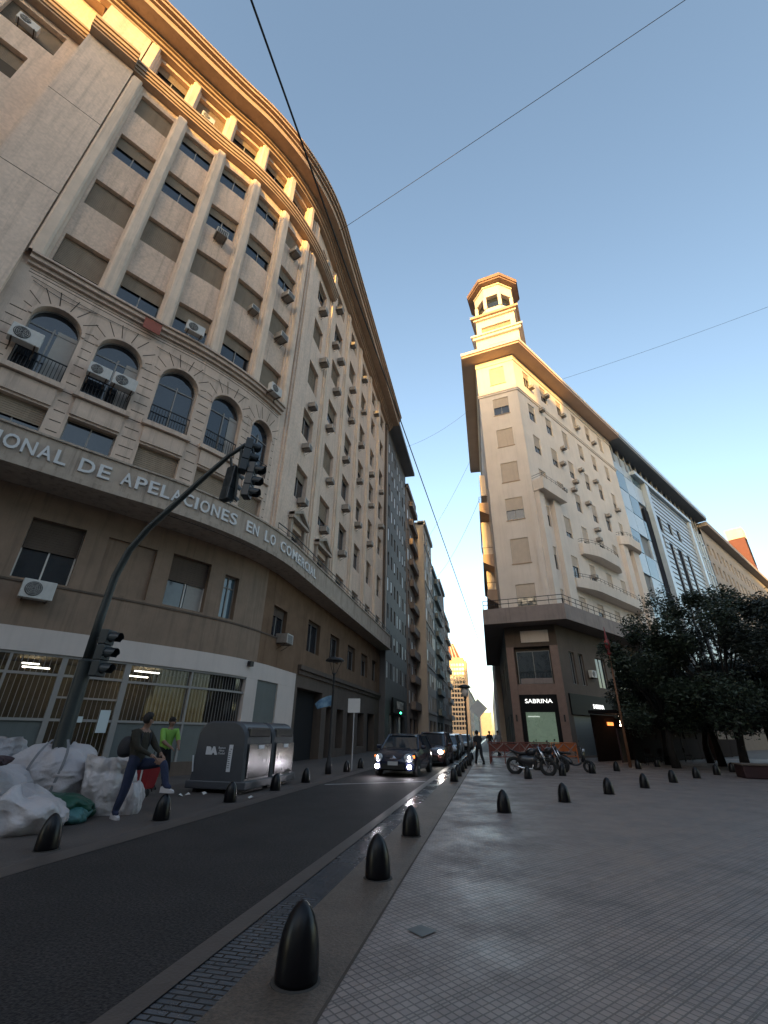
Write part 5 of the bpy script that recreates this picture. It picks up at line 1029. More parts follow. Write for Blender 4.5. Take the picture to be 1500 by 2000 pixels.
def walker(x, y, ang, label, top, legs, lean=.0, step=.32, group='pedestrians far down the street'):
    f = Vector((cos(ang), sin(ang), 0)); s = Vector((-f.y, f.x, 0)); B_ = Vector((x, y, 0)); U = Vector((0, 0, 1)); p = lambda a, b, c: tuple(B_ + f * a + s * b + U * c)
    return person(dict(hip=p(0, 0, .93), chest=p(lean * .7, 0, 1.36 - lean * .2), neck=p(lean, 0, 1.54 - lean * .3), head=p(lean + .03, 0, 1.68 - lean * .35), face=p(lean + 1, 0, 1.6), shL=p(lean * .8, .19, 1.45 - lean * .3), shR=p(lean * .8, -.19, 1.45 - lean * .3), elL=p(lean * .8 - .12, .24, 1.17), elR=p(lean * .8 + .1, -.24, 1.17), wrL=p(lean - .04, .24, .94), wrR=p(lean + .3, -.2, 1.0), hjL=p(0, .09, .88), hjR=p(0, -.09, .88), knL=p(.2, .1, .5), knR=p(-.05, -.1, .47), ankL=p(step, .1, .1), ankR=p(-step, -.1, .14), toeL=p(step + .22, .1, .04), toeR=p(-step + .2, -.1, .05)), label, top, legs, 'iron', group=group)
walker(-.78, 29.6, radians(110), 'dark dressed person striding away beside the street lamp', 'blackc', 'blackc', lean=.22, step=.38)
walker(-.2, 46, radians(60), 'pedestrian in dark clothes at the flatiron corner by the diamond sign', 'blackc', 'jeans'); walker(.5, 41.5, radians(-120), 'pedestrian near the orange barrier, pale jacket', 'signback2' if False else 'strap', 'blackc')
# ================================================================ vehicles
M['carblue'] = mat('dark_blue_car_paint', (.012, .016, .035), .22, 0, coat=.6); M['cargrey'] = mat('dark_red_car_paint', (.05, .02, .02), .25, 0, coat=.6); M['carsilver'] = mat('silver_car_paint', (.35, .36, .38), .3, 0, coat=.5); M['carblack'] = mat('black_car_paint', (.012, .012, .013), .22, 0, coat=.6)
M['carglass'] = mat('car_glass', (.02, .03, .04), .04, 0, spec=.9); M['tyre'] = mat('rubber', (.018, .018, .018), .85, .1, 20, obj=True); M['rim'] = mat('alloy', (.35, .35, .36), .35, 0, metal=.6); M['chrome'] = mat('chrome', (.7, .7, .72), .15, 0, metal=1.0)
M['hl'] = mat('lit_headlamp', (1, 1, 1), .3, 0, emit=(1, .93, .82), estr=30); M['fog'] = mat('lit_fog_lamp', (1, 1, 1), .3, 0, emit=(.95, .9, 1), estr=45); M['hloff'] = mat('headlamp_glass', (.45, .47, .5), .12, 0, spec=.8); M['amber'] = mat('amber_lamp', (.6, .12, .02), .3, 0, emit=(1, .2, .03), estr=1.0); M['plate'] = mat('number_plate', (.45, .45, .45), .5, 0); M['grillem'] = mat('black_grille', (.012, .012, .012), .6, 0)
def car(x, y, yaw, paint, label, lights='on', detail=True, group='cars queueing toward the plaza', L_=4.0, Wd=1.74, H=1.5):
    """front of the car points to -Y in its own space"""
    e = empty('car', (x, y, 0), label, 'car', group); R_ = Matrix.Translation((x, y, 0)) @ Matrix.Rotation(yaw, 4, 'Z'); w_ = Wd / 2
    # station: (y, half width low, half width belt, z bottom, z belt, )
    st = [(-L_ / 2, .62, .60, .30, .52), (-L_ / 2 + .10, .80, .76, .22, .66), (-L_ / 2 + .35, .93, .90, .2, .78), (-L_ / 2 + .75, 1, .97, .2, .88), (-L_ / 2 + 1.15, 1, .99, .22, .95), (-.3, 1, 1, .22, .96), (.9, 1, 1, .22, .98), (L_ / 2 - .45, 1, .98, .22, 1.0), (L_ / 2 - .12, .95, .92, .25, .98), (L_ / 2, .82, .78, .35, .9)]
    def sec(y_, wl, wb, z0, z1): zz = z1 - z0; return [(-wl * w_ * .93, y_, z0), (-wl * w_, y_, z0 + zz * .3), (-wb * w_ * 1.0, y_, z0 + zz * .72), (-wb * w_ * .93, y_, z1), (-wb * w_ * .5, y_, z1 + .03), (0, y_, z1 + .045), (wb * w_ * .5, y_, z1 + .03), (wb * w_ * .93, y_, z1), (wb * w_, y_, z0 + zz * .72), (wl * w_, y_, z0 + zz * .3), (wl * w_ * .93, y_, z0)]
    m = MB(); n = 11; vs = [R_ @ Vector(p) for s in st for p in sec(*s)]; m.add(vs, [(j * n + k, j * n + (k + 1) % n, (j + 1) * n + (k + 1) % n, (j + 1) * n + k) for j in range(len(st) - 1) for k in range(n)] + [tuple(range(n)), tuple(range((len(st) - 1) * n, len(st) * n))[::-1]])
    b = m.build('body', paint, e, True, sm_ang=42)
    # greenhouse: glass volume with painted roof and pillars
    yf, yr = -L_ / 2 + 1.02, L_ / 2 - .18; rf, rr = yf + .72, yr - .42; zb, zt = .95, H; wb, wt = w_ * .93, w_ * .74
    gl = [(-wb, yf), (wb, yf), (wb, yr), (-wb, yr)]; gt = [(-wt, rf), (wt, rf), (wt, rr), (-wt, rr)]
    m = MB(); vs = [R_ @ Vector((p[0], p[1], zb)) for p in gl] + [R_ @ Vector((p[0], p[1], zt - .05)) for p in gt]; m.add(vs, [(0, 1, 5, 4), (1, 2, 6, 5), (2, 3, 7, 6), (3, 0, 4, 7), (4, 5, 6, 7)]); m.build('windows', 'carglass', e)
    m = MB(); rv = []
    for yy, ww, zz in ((rf - .08, wt * .96, zt - .055), (rf + .12, wt, zt - .01), (0.2, wt * 1.02, zt + .02), (rr - .1, wt, zt), (rr + .08, wt * .95, zt - .06)): rv += [R_ @ Vector((a * ww * 1.03, yy, zz - (.04 if abs(a) == 1 else 0))) for a in (-1, -.75, 0, .75, 1)]
    m.add(rv, [(j * 5 + k, j * 5 + k + 1, (j + 1) * 5 + k + 1, (j + 1) * 5 + k) for j in range(4) for k in range(4)])
    for i_ in range(4): m.tube([R_ @ Vector((gl[i_][0], gl[i_][1], zb - .02)), R_ @ Vector((gt[i_][0], gt[i_][1], zt - .03))], .04, 6)
    for sx in (-1, 1): m.tube([R_ @ Vector((sx * wb * .99, .25, zb)), R_ @ Vector((sx * wt, .2, zt - .03))], .035, 6); m.tube([R_ @ Vector((sx * wt, rf, zt - .03)), R_ @ Vector((sx * wt * 1.01, rr, zt - .03))], .035, 6)
    m.build('roof', paint, e, True, sm_ang=50)
    for sx in (-1, 1):
        for yy in (-L_ / 2 + .78, L_ / 2 - .72):
            T = R_ @ Matrix.Translation((sx * (w_ - .09), yy, .31)) @ Matrix.Rotation(sx * pi / 2, 4, 'Y'); m = MB(); m.lathe([(.2, -.1), (.30, -.1), (.315, -.05), (.315, .05), (.30, .1), (.2, .1)], n=22, M4=T); wo = m.build('wheel', 'tyre', e, True, sm_ang=40)
            m = MB(); m.lathe([(.205, .08), (.19, .1), (.06, .095), (.04, .11), (.005, .11)], n=16, M4=T); m.build('rim', 'rim', wo, True, sm_ang=30)
        m = MB(); m.lathe([(.14, -.01), (.35, -.01), (.36, 0), (.14, 0)], n=22, M4=R_ @ Matrix.Translation((sx * (w_ + .004), -L_ / 2 + .78, .33)) @ Matrix.Rotation(sx * pi / 2, 4, 'Y')); m.build('wheel_arch', 'grillem', e)
        # lamps
        T = R_ @ Matrix.Translation((sx * w_ * .70, -L_ / 2 + .13, .66)) @ Matrix.Rotation(radians(-14) , 4, 'X') @ Matrix.Rotation(sx * radians(24), 4, 'Z')
        m = MB(); m.lathe([(.005, -.02), (.13, -.01), (.15, .02), (.13, .06), (.005, .1)], n=16, M4=T @ Matrix.Rotation(pi / 2, 4, 'X') @ Matrix.Scale(1.35, 4, (1, 0, 0))); h = m.build('headlight', 'hloff', e, True)
        if lights != 'off':
            m = MB(); m.lathe([(.005, .0), (.045 if lights == 'low' else .11, .005), (.005, .03)], n=12, M4=T @ Matrix.Translation((0, -.09, 0)) @ Matrix.Rotation(pi / 2, 4, 'X')); m.build('bulb', 'hl', h)
            m = MB(); m.box(R_ @ Vector((sx * w_ * .88, -L_ / 2 + .26, .70)), (.1, .12, .09), yaw); m.build('indicator', 'amber', e)
        if lights == 'low':
            m = MB(); m.lathe([(.005, 0), (.075, .01), (.06, .03), (.005, .04)], n=14, M4=R_ @ Matrix.Translation((sx * w_ * .76, -L_ / 2 + .035, .36)) @ Matrix.Rotation(pi / 2, 4, 'X')); m.build('fog_lamp', 'fog', e)
        if detail: m = MB(); m.box((sx * (w_ + .1), -L_ / 2 + 1.3, 1.02), (.2, .12, .14), 0, R_); m.build('side_mirror', paint, e, bevel=.03)
    m = MB(); m.box((0, -L_ / 2 + .0, .36), (.9, .05, .18), 0, R_); m.build('lower_grille', 'grillem', e); m = MB(); m.box((0, -L_ / 2 - .03, .47), (.40, .02, .13), 0, R_); m.build('number_plate', 'plate', e)
    if detail:
        m = MB(); m.box((0, -L_ / 2 + .08, .62), (.62, .04, .1), 0, R_); m.build('grille', 'grillem', e)
        m = MB(); T = R_ @ Matrix.Translation((0, -L_ / 2 + .03, .68)); 
        for a, b in (((-.1, 0, -.03), (0, 0, .05)), ((0, 0, .05), (.1, 0, -.03)), ((-.14, 0, -.05), (.14, 0, -.05)), ((-.04, 0, -.03), (0, 0, .0)), ((0, 0, 0), (.04, 0, -.03))): m.tube([T @ Vector(a), T @ Vector(b)], .012, 5)
        m.build('emblem', 'chrome', e); m = MB(); m.box((0, -L_ / 2 + .92, .985), (1.0, .03, .03), 0, R_); m.build('wiper', 'grillem', e)
    return e
car(-3.75, 21.5, radians(-4), 'carblue', 'dark blue hatchback with lit fog lamps at the stop line, first of the queue', 'low')
car(-3.25, 28.4, radians(-3), 'cargrey', 'second car of the queue, dark red with a bright headlamp, behind the blue hatchback', 'on', H=1.62)
car(-3.1, 34.8, 0, 'carblack', 'third car of the queue, black and mostly hidden', 'off', False); car(-3.2, 41, 0, 'carsilver', 'fourth car of the queue, silver, far down the street', 'off', False, H=1.55)
car(-3.0, 48.5, 0, 'carblack', 'fifth car of the queue, small dark shape in the distance', 'off', False); car(-3.1, 57, 0, 'carsilver', 'sixth car of the queue, pale, farthest that can be told apart', 'off', False); car(-5.6, 24.5, radians(0), 'carblack', 'black car parked at the left kerb beside the queue', 'off', False, group='cars parked at the left kerb') if False else None
# ================================================================ motorcycles behind the rear bollards
M['rimd'] = mat('dark_alloy', (.09, .09, .095), .4, 0, metal=.5); M['mblack'] = mat('black_motorcycle_paint', (.012, .012, .015), .3, 0, coat=.4); M['mseat'] = mat('vinyl_seat', (.014, .014, .014), .7, 0)
def wheel(parent, T, r, name='wheel', spokes=True):
    m = MB(); P_ = [T @ Vector((r * .9 * cos(a), 0, r * .9 * sin(a))) for a in [2 * pi * k / 28 for k in range(29)]]; m.tube(P_, r * .24, 8, False); w_ = m.build(name, 'tyre', parent, True)
    m = MB(); P_ = [T @ Vector((r * .76 * cos(a), 0, r * .76 * sin(a))) for a in [2 * pi * k / 28 for k in range(29)]]; m.tube(P_, r * .05, 6, False)
    for k in range(5 if not spokes else 6): a = 2 * pi * k / 6; m.tube([T @ Vector((0, 0, 0)), T @ Vector((r * .76 * cos(a), 0, r * .76 * sin(a)))], r * .035, 5)
    m.tube([T @ Vector((0, -.06, 0)), T @ Vector((0, .06, 0))], r * .14, 10); m.build('rim', 'rimd', w_, True, sm_ang=50)
def motorcycle(x, y, yaw, label):
    e = empty('motorcycle', (x, y, .012), label, 'motorcycle', 'motorcycles parked behind the bollards'); T = Matrix.Translation((x, y, .012)) @ Matrix.Rotation(yaw, 4, 'Z') @ Matrix.Rotation(radians(5), 4, 'X'); p = lambda a, b, c: T @ Vector((a, b, c))
    wheel(e, T @ Matrix.Translation((-.68, 0, .32)), .32, 'rear_wheel'); wheel(e, T @ Matrix.Translation((.74, 0, .32)), .32, 'front_wheel')
    m = MB(); [m.tube([p(.74, s, .32), p(.60, s, .70), p(.42, s * .9, 1.08)], [.028, .024, .022], 8) for s in (-.1, .1)]; m.build('fork', 'chrome', e, True)
    m = MB(); [m.tube(q, .025, 6) for q in ([p(.42, 0, 1.0), p(.1, 0, .8), p(-.35, 0, .74), p(-.7, 0, .86)], [p(.4, 0, .95), p(.3, 0, .5), p(.1, 0, .28), p(-.25, 0, .3), p(-.35, 0, .74)], [p(-.25, .08, .34), p(-.68, .09, .32)], [p(-.25, -.08, .34), p(-.68, -.09, .32)], [p(-.4, .1, .75), p(-.62, .1, .4)])]; m.build('frame', 'iron', e, True)
    vs, fs = skin_mesh([(tuple(p(.33, 0, .88)), (.15, .14)), (tuple(p(.12, 0, .9)), (.2, .17)), (tuple(p(-.1, 0, .82)), (.13, .12))], [(0, 1), (1, 2)]); m = MB(); m.add(vs, fs); m.build('fuel_tank', 'mblack', e, True)
    vs, fs = skin_mesh([(tuple(p(-.1, 0, .82)), (.09, .05)), (tuple(p(-.35, 0, .8)), (.13, .05)), (tuple(p(-.62, 0, .87)), (.1, .045)), (tuple(p(-.85, 0, .93)), (.05, .03))], [(0, 1), (1, 2), (2, 3)]); m = MB(); m.add(vs, fs); m.build('seat', 'mseat', e, True)
    m = MB(); m.box((.05, 0, .45), (.46, .28, .36), 0, T); m.box((-.3, 0, .6), (.4, .2, .24), 0, T); m.box((.12, 0, .66), (.2, .2, .2), .0, T); m.box((-.12, 0, .38), (.26, .3, .16), 0, T); m.build('engine', 'grillem', e, bevel=.03)
    vs, fs = skin_mesh([(tuple(p(-.5, 0, .68)), (.13, .14)), (tuple(p(-.25, 0, .56)), (.2, .24)), (tuple(p(.1, 0, .5)), (.22, .28)), (tuple(p(.32, 0, .62)), (.16, .24))], [(0, 1), (1, 2), (2, 3)]); m = MB(); m.add(vs, fs); m.build('side_panel', 'mblack', e, True)
    m = MB(); m.tube([p(.2, -.12, .5), p(.1, -.15, .24), p(-.3, -.16, .26), p(-.82, -.18, .42)], [.022, .025, .045, .05], 8); m.build('exhaust', 'chrome', e, True)
    m = MB(); m.tube([p(.28, .36, 1.12), p(.38, .25, 1.14), p(.42, 0, 1.08), p(.38, -.25, 1.14), p(.28, -.36, 1.12)], .016, 6); [m.tube([p(.27, s * .3, 1.13), p(.27, s * .36, 1.12)], .022, 6) for s in (-1, 1)]; m.build('handlebar', 'iron', e, True)
    for s in (-1, 1): m = MB(); m.tube([p(.34, s * .24, 1.14), p(.34, s * .3, 1.28)], .008, 5); m.box((.34, s * .33, 1.31), (.02, .12, .07), 0, T); m.build('mirror', 'iron', e)
    m = MB(); m.lathe([(.01, -.1), (.07, -.08), (.095, .0), (.09, .02), (.01, .035)], n=14, M4=T @ Matrix.Translation((.52, 0, .98)) @ Matrix.Rotation(pi / 2, 4, 'Y')); m.build('headlight', 'mblack', e, True)
    for a, b in ((.74, .36), (-.68, .36)):
        m = MB(); pr = None
        for k in range(8):
            an = radians(35 + 110 * k / 7) if a > 0 else radians(60 + 100 * k / 7); q = [T @ Vector((a + b * cos(an), s, .32 + b * sin(an))) for s in (-.06, .06)]
            if pr: m.quad(pr[0], pr[1], q[1], q[0])
            pr = q
        m.build('mudguard', 'mblack', e, True)
    m = MB(); m.box((-.92, 0, .9), (.05, .16, .08), 0, T); m.build('tail_lamp', 'redpaint', e)
    m = MB(); m.tube([p(-.05, .1, .3), p(-.12, .3, .01)], .014, 5); m.build('side_stand', 'iron', e)
def scooter(x, y, yaw, label):
    e = empty('scooter', (x, y, .012), label, 'scooter', 'motorcycles parked behind the bollards'); T = Matrix.Translation((x, y, .012)) @ Matrix.Rotation(yaw, 4, 'Z') @ Matrix.Rotation(radians(4), 4, 'X'); p = lambda a, b, c: T @ Vector((a, b, c))
    wheel(e, T @ Matrix.Translation((-.6, 0, .24)), .24, 'rear_wheel'); wheel(e, T @ Matrix.Translation((.66, 0, .24)), .24, 'front_wheel')
    for nm, nd, mt in (('rear_body', [((-.85, 0, .72), (.08, .08)), ((-.6, 0, .62), (.16, .15)), ((-.3, 0, .5), (.15, .18)), ((-.05, 0, .32), (.14, .08))], 'mblack'), ('floorboard', [((-.1, 0, .3), (.16, .05)), ((.22, 0, .3), (.16, .05)), ((.38, 0, .42), (.14, .05))], 'mblack'), ('leg_shield', [((.4, 0, .4), (.17, .06)), ((.5, 0, .7), (.2, .06)), ((.42, 0, .98), (.12, .08)), ((.38, 0, 1.08), (.1, .07))], 'mblack'), ('seat', [((-.05, 0, .76), (.11, .05)), ((-.4, 0, .78), (.14, .06)), ((-.82, 0, .84), (.1, .05))], 'mseat'), ('front_mudguard', [((.5, 0, .48), (.06, .05)), ((.68, 0, .52), (.08, .04)), ((.85, 0, .42), (.06, .03))], 'mblack')):
        vs, fs = skin_mesh([(tuple(p(*q[0])), q[1]) for q in nd], [(k, k + 1) for k in range(len(nd) - 1)]); m = MB(); m.add(vs, fs); m.build(nm, mt, e, True)
    m = MB(); m.tube([p(.66, .06, .24), p(.5, 0, .6), p(.42, 0, 1.05)], .025, 6); m.tube([p(.3, .32, 1.08), p(.4, 0, 1.1), p(.3, -.32, 1.08)], .016, 6); m.build('handlebar', 'iron', e, True)
    m = MB(); m.box((.53, 0, .92), (.1, .2, .12), 0, T); m.build('headlight', 'hloff', e, bevel=.03); m = MB(); m.box((.56, 0, .6), (.03, .05, .3), 0, T @ Matrix.Rotation(radians(-8), 4, 'Y')); m.build('trim', 'chrome', e)
    for s in (-1, 1): m = MB(); m.tube([p(.34, s * .2, 1.1), p(.34, s * .26, 1.26)], .008, 5); m.box((.34, s * .29, 1.29), (.02, .12, .07), 0, T); m.build('mirror', 'iron', e)
motorcycle(1.55, 23.0, radians(-14), 'black motorcycle with a bright chrome fork, left of the parked two-wheelers'); scooter(3.75, 25.6, radians(-20), 'black scooter parked right of the chrome forked motorcycle'); motorcycle(2.6, 25.6, radians(-40), 'dark motorcycle half hidden between the chrome forked one and the scooter')
# ================================================================ barrier, planter, terrace and trees
M['barred'] = mat('faded_red_barrier', (.17, .05, .036), .7, .2, 5); M['barwhite'] = mat('dirty_white_barrier', (.27, .2, .18), .7, .2, 5); M['planter'] = mat('dark_red_planter', (.03, .006, .007), .6, .3, 3); M['orangep'] = mat('orange_barrier_panel', (.45, .12, .03), .6, .2, 4)
GBR = 'red and white barriers around the flatiron corner'
def barrier(a, b, label, m_='barred'):
    a = Vector((*a, .012)); b = Vector((*b, .012)); d = (b - a).normalized(); L_ = (b - a).length; e = empty('barrier', tuple((a + b) / 2), label, 'barrier', GBR); U = Vector((0, 0, 1)); n = max(2, int(L_ / .7))
    m = MB(); [m.tube([a + d * (L_ * k / n), a + d * (L_ * k / n) + U * 1.12], .035, 6) for k in range(n + 1)]; m.build('post', m_, e)
    m = MB(); [m.tube([a + U * z, b + U * z], .035, 6) for z in (.35, 1.1)]; m.build('rail', m_, e)
    m = MB()
    for k in range(n): p0 = a + d * (L_ * k / n); p1 = a + d * (L_ * (k + 1) / n); m.tube([p0 + U * .37, p1 + U * 1.08], .028, 5); m.tube([p1 + U * .37, p0 + U * 1.08], .028, 5)
    m.build('cross_brace', 'barwhite', e)
    m = MB(); c = (a + b) / 2; m.box((c.x, c.y + .05, .85), (L_ * .96, .02, .42), atan2(d.y, d.x)); m.build('panel', m_, e)
barrier((-.2, 30.2), (1.55, 31.2), 'lattice barrier of red and white bars, left end by the diamond sign'); barrier((1.7, 32.6), (3.6, 33.6), 'middle lattice barrier behind the chrome forked motorcycle'); barrier((3.7, 33.6), (5.3, 34.2), 'orange and white barrier at the right end, behind the scooter', 'orangep'); barrier((-.2, 30.4), (-.1, 33.5), 'side barrier running back from the left end toward the street')
e = empty('planter_box', (11.6, 24.9, .012), 'low dark red planter box at the right edge of the plaza', 'planter'); m = MB(); m.box((12.3, 25.0, .27), (3.6, 1.1, .5), radians(-6)); m.build('box', 'planter', e, bevel=.04); m = MB(); m.box((12.3, 25.0, .54), (3.7, 1.2, .06), radians(-6)); m.build('rim', 'stone2', e, bevel=.01)
M['screen'] = mat('dark_brown_terrace_screen', (.014, .007, .006), .95, .35, 2.5, spec=.1); M['awn'] = mat('dark_awning', (.012, .010, .011), .95, .2, 2, spec=.1); M['glowl'] = mat('warm_lamp_globe', (1, .8, .6), .5, 0, emit=(1, .72, .5), estr=5); M['glowo'] = mat('orange_glow', (1, .4, .1), .5, 0, emit=(1, .25, .05), estr=.5)
TE = empty('cafe_terrace', (12, 36, 0), 'dark cafe terrace enclosed by brown screens under the trees', 'terrace')
D = D54; def_p = lambda s_, o_=0.0: Vector((7.9, 33.2)) + D * s_ + N54 * o_
TC_ = Curve([def_p(0), def_p(26)], smooth=False)
for k in range(9): fband('screen', TC_, k * 2.9 + (1.6 if k == 0 else 0), k * 2.9 + 2.75, .05, 1.45, -.06, 0, 'screen', TE)
for k in range(10): p = def_p(k * 2.9 - .07 + (1.6 if k == 0 else 0), -.05); m = MB(); m.box((p.x, p.y, 1.5), (.1, .1, 3.0), A54); m.build('post', 'screen', TE)
fband('canopy', TC_, 1.6, 26.2, 2.95, 3.15, -2.6, .35, 'awn', TE); fband('valance', TC_, 1.6, 26.2, 2.6, 2.95, .3, .34, 'awn', TE); fband('back_screen', TC_, 1.8, 26, 0, 2.9, -2.6, -2.5, 'screen', TE)
fband('red_curtain', TC_, .3, 1.2, .1, 2.0, -.4, -.3, 'planter', TE)
for i_, (s_, z_, o_) in enumerate(((4.1, 2.72, -.6), (3.4, 2.3, -1.2), (5.6, 2.66, -.6), (4.1, 2.25, -1.6), (5.0, 2.28, -1.9))): p = def_p(s_, o_); m = MB(); m.lathe([(.01, -.06), (.05, -.04), (.065, 0), (.05, .04), (.01, .06)], (p.x, p.y, z_), 10); m.tube([(p.x, p.y, z_ + .05), (p.x, p.y, 2.94)], .008, 4); m.build('globe_lamp', 'glowl', TE)
p = def_p(4.3, -2.4); m = MB(); m.box((p.x, p.y, 2.35), (.9, .06, .22), A54); m.build('glowing_panel', 'glowo', TE)
e = empty('hanging_board', (*def_p(8.5, .6), 0), 'tilted grey board with one lit edge hanging under the trees', 'sign board'); p = def_p(9.2, .4)
m = MB(); T = Matrix.Translation((p.x, p.y, 3.4)) @ Matrix.Rotation(A54, 4, 'Z') @ Matrix.Rotation(radians(-14), 4, 'Y'); m.box((0, 0, 0), (1.0, .05, 1.4), M4=T); m.build('board', 'signback2', e); m = MB(); m.box((-.53, -.0, .0), (.05, .06, .9), M4=T); m.build('lit_edge', 'glowl', e); m = MB(); m.tube([(p.x, p.y, 0), (p.x, p.y, 2.8)], .04, 6); m.build('post', 'iron', e)
M['orangecol'] = mat('orange_brown_column', (.05, .018, .009), .6, .2, 3)
p = def_p(13.2, 1.2); m = MB(); m.lathe([(.3, 0), (.3, .15), (.24, .2), (.24, 2.2), (.3, 2.25), (.3, 2.4)], (p.x, p.y, 0), 14); tag(m.build('advertising_column', 'orangecol', smooth=True, sm_ang=40), 'stout orange brown column in front of the terrace', 'column')
for i_, (s_, o_) in enumerate(((1.0, 1.0), (2.2, 1.4), (7.0, 1.3), (10.5, 1.6))):
    p = def_p(s_, o_); e = empty('cafe_chair', (p.x, p.y, .012), ['cafe chair at the left end of the terrace by the shutter', 'second cafe chair, behind the ornate post', 'cafe chair in the middle of the terrace front', 'cafe chair toward the orange column'][i_], 'chair', 'cafe chairs in front of the terrace', i_ * .7)
    def lc(mb, nm, mt): o = mb.build(nm, mt); o.parent = e; return o
    m = MB(); m.box((0, 0, .45), (.42, .42, .035)); lc(m, 'seat', 'screen'); m = MB(); m.box((0, .2, .75), (.4, .025, .28)); lc(m, 'backrest', 'screen')
    for sx in (-.18, .18):
        m = MB(); m.tube([(sx, -.18, .44), (sx * 1.1, -.2, 0)], .014, 5); lc(m, 'leg', 'iron'); m = MB(); m.tube([(sx, .2, .9), (sx, .19, .45), (sx * 1.1, .24, 0)], .014, 5); lc(m, 'leg', 'iron')
# ---------------------------------------------------------------- trees
M['bark'] = mat('dark_bark', (.014, .011, .009), .9, .3, 6, bump=.5, bscale=12)
def leafmat(name, c1, c2):
    m = bpy.data.materials.new(name); m.use_nodes = True; N = m.node_tree; p = N.nodes['Principled BSDF']; p.inputs['Roughness'].default_value = .55
    g = N.nodes.new('ShaderNodeNewGeometry'); r = N.nodes.new('ShaderNodeValToRGB'); r.color_ramp.elements[0].color = (*c1, 1); r.color_ramp.elements[1].color = (*c2, 1); N.links.new(g.outputs['Random Per Island'], r.inputs[0]); N.links.new(r.outputs[0], p.inputs['Base Color']); return m
M['leaf1'] = leafmat('jacaranda_leaves', (.010, .018, .010), (.030, .048, .024)); M['leaf2'] = leafmat('dark_leaves', (.008, .013, .009), (.022, .032, .02))
def tree(x, y, H, R_, seed, label, lm='leaf1', n_leaf=9000, trunk_h=None):
    n_leaf = int(n_leaf * 1.6)
    rr = random.Random(seed); e = empty('tree', (x, y, 0), label, 'tree', 'trees at the right side of the plaza'); th = trunk_h or 2.3; m = MB(); m.tube([(x, y, 0), (x + rr.uniform(-.1, .1), y, th * .5), (x + rr.uniform(-.2, .2), y + rr.uniform(-.2, .2), th)], [.24, .18, .15], 10); m.build('trunk', 'bark', e, True)
    clumps = []; bm_ = MB()
    for k in range(24):
        a = rr.uniform(0, 6.28); q = rr.uniform(.15, 1) ** .6; zz = th + (H - th) * rr.uniform(.0, .93); rad = R_ * q * (1 - .55 * max(0, (zz - th) / (H - th) - .45)); c = Vector((x + cos(a) * rad, y + sin(a) * rad, zz)); cr_ = rr.uniform(.55, 1.15) * R_ * .33; clumps.append((c, cr_))
        mid = Vector((x, y, th)).lerp(c, .5) + Vector((0, 0, .25)); bm_.tube([(x, y, th - .3 + rr.uniform(0, .3)), tuple(mid), tuple(c)], [.085, .05, .018], 6)
    bm_.build('limbs', 'bark', e, True)
    vs, fs = [], []
    for k in range(n_leaf):
        c, cr_ = clumps[rr.randrange(len(clumps))]; v = Vector((rr.gauss(0, 1), rr.gauss(0, 1), rr.gauss(0, .62))); v = v.normalized() * cr_ * rr.random() ** .38 * (1.25 if rr.random() < .12 else 1); p = c + v; s_ = rr.uniform(.035, .095)
        d = Vector((rr.gauss(0, 1), rr.gauss(0, 1), rr.gauss(0, .5))).normalized(); u_ = d.cross(Vector((rr.gauss(0, 1), rr.gauss(0, 1), rr.gauss(0, 1)))).normalized(); i_ = len(vs)
        vs += [p - d * s_ * 1.5, p + u_ * s_ * .55, p + d * s_ * 1.5, p - u_ * s_ * .55]; fs.append((i_, i_ + 1, i_ + 2, i_ + 3))
    m = MB(); m.v = vs; m.f = fs; m.mi = [0] * len(fs); m.build('crown', lm, e)
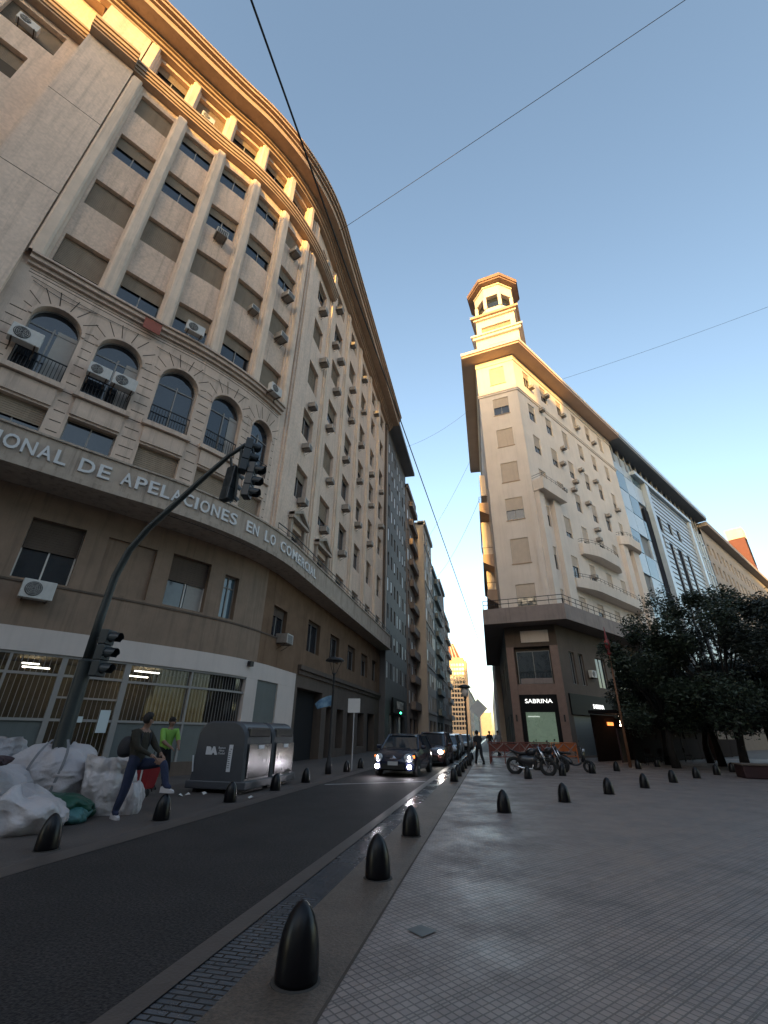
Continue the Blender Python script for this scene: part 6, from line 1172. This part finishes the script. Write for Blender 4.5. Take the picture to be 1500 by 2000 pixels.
for a in ((14.5, 38.5, 8.5, 3.4, 8, 'dark tree behind the terrace, seen between the front crowns', 'leaf2', 12000), (19.5, 38.0, 9.0, 3.6, 9, 'dark tree at the back of the group, toward the right edge', 'leaf2', 12000), (16.8, 31.5, 5.5, 2.8, 10, 'low bushy tree under the bigger crowns at the right', 'leaf2', 12000), (9.9, 31.0, 8.0, 2.6, 1, 'leftmost tree of the group, its leaves brushing the flatiron balcony slab', 'leaf1', 13000), (12.6, 29.4, 9.6, 3.0, 2, 'tallest tree of the group in front of the glass office building', 'leaf1', 16000), (15.8, 28.6, 9.0, 3.1, 3, 'broad dense tree near the right edge of the picture', 'leaf2', 16000), (13.6, 34.5, 8.6, 3.2, 4, 'dark tree standing behind the tallest tree', 'leaf2', 14000), (18.2, 33.0, 9.4, 3.4, 5, 'tree in the second row at the right edge', 'leaf1', 14000), (10.6, 34.4, 6.6, 2.4, 6, 'small dark tree close to the side shop sign', 'leaf2', 9000), (20.5, 29.0, 8.6, 3.2, 7, 'rightmost tree, partly out of the picture', 'leaf2', 10000)): tree(*a)
e = empty('kiosk', (17.8, 33.5, .012), 'dark closed kiosk under the trees at the far right edge', 'kiosk'); m = MB(); m.box((18.6, 35.2, 1.45), (6.5, 2.2, 2.9), A54); m.build('body', 'screen', e, bevel=.03)  # added dark mass standing in for the shade under the trees
m = MB(); m.box((18.6, 35.2, 3.0), (7.0, 2.8, .18), A54); m.build('roof', 'awn', e)
for k in range(4): p = Vector((18.6, 35.2)) + D * (-2.4 + 1.6 * k) + N54 * 1.13; m = MB(); m.box((p.x, p.y, 1.5), (1.4, .05, 2.2), A54); m.build('shutter_panel', 'mseat', e)
# small far trees and street sign of the dark shop down the left pavement
street_sign = empty('shop_sign', (-9.6, 52, 4.4), 'dark shop sign with white letters under the dark office building', 'sign')
m = MB(); m.box((-9.75, 52.3, 4.1), (.2, 7.4, 1.5)); m.build('board', 'shopdark', street_sign); flat_text('NATTY', 1.1, (-9.64, 52.3, 3.85), (0, 1, 0), (1, 0, 0), .04, 1.1).build('lettering', 'signback', street_sign)
m = MB(); m.lathe([(.01, -.1), (.1, 0), (.01, .1)], (-8.6, 47.0, 3.3), 8); M['greenl'] = mat('green_signal_light', (0, 1, .4), .5, 0, emit=(.05, 1, .45), estr=3); o = m.build('green_light', 'greenl'); tag(o, 'small green light glowing over the left pavement before the dark shop sign', 'light')
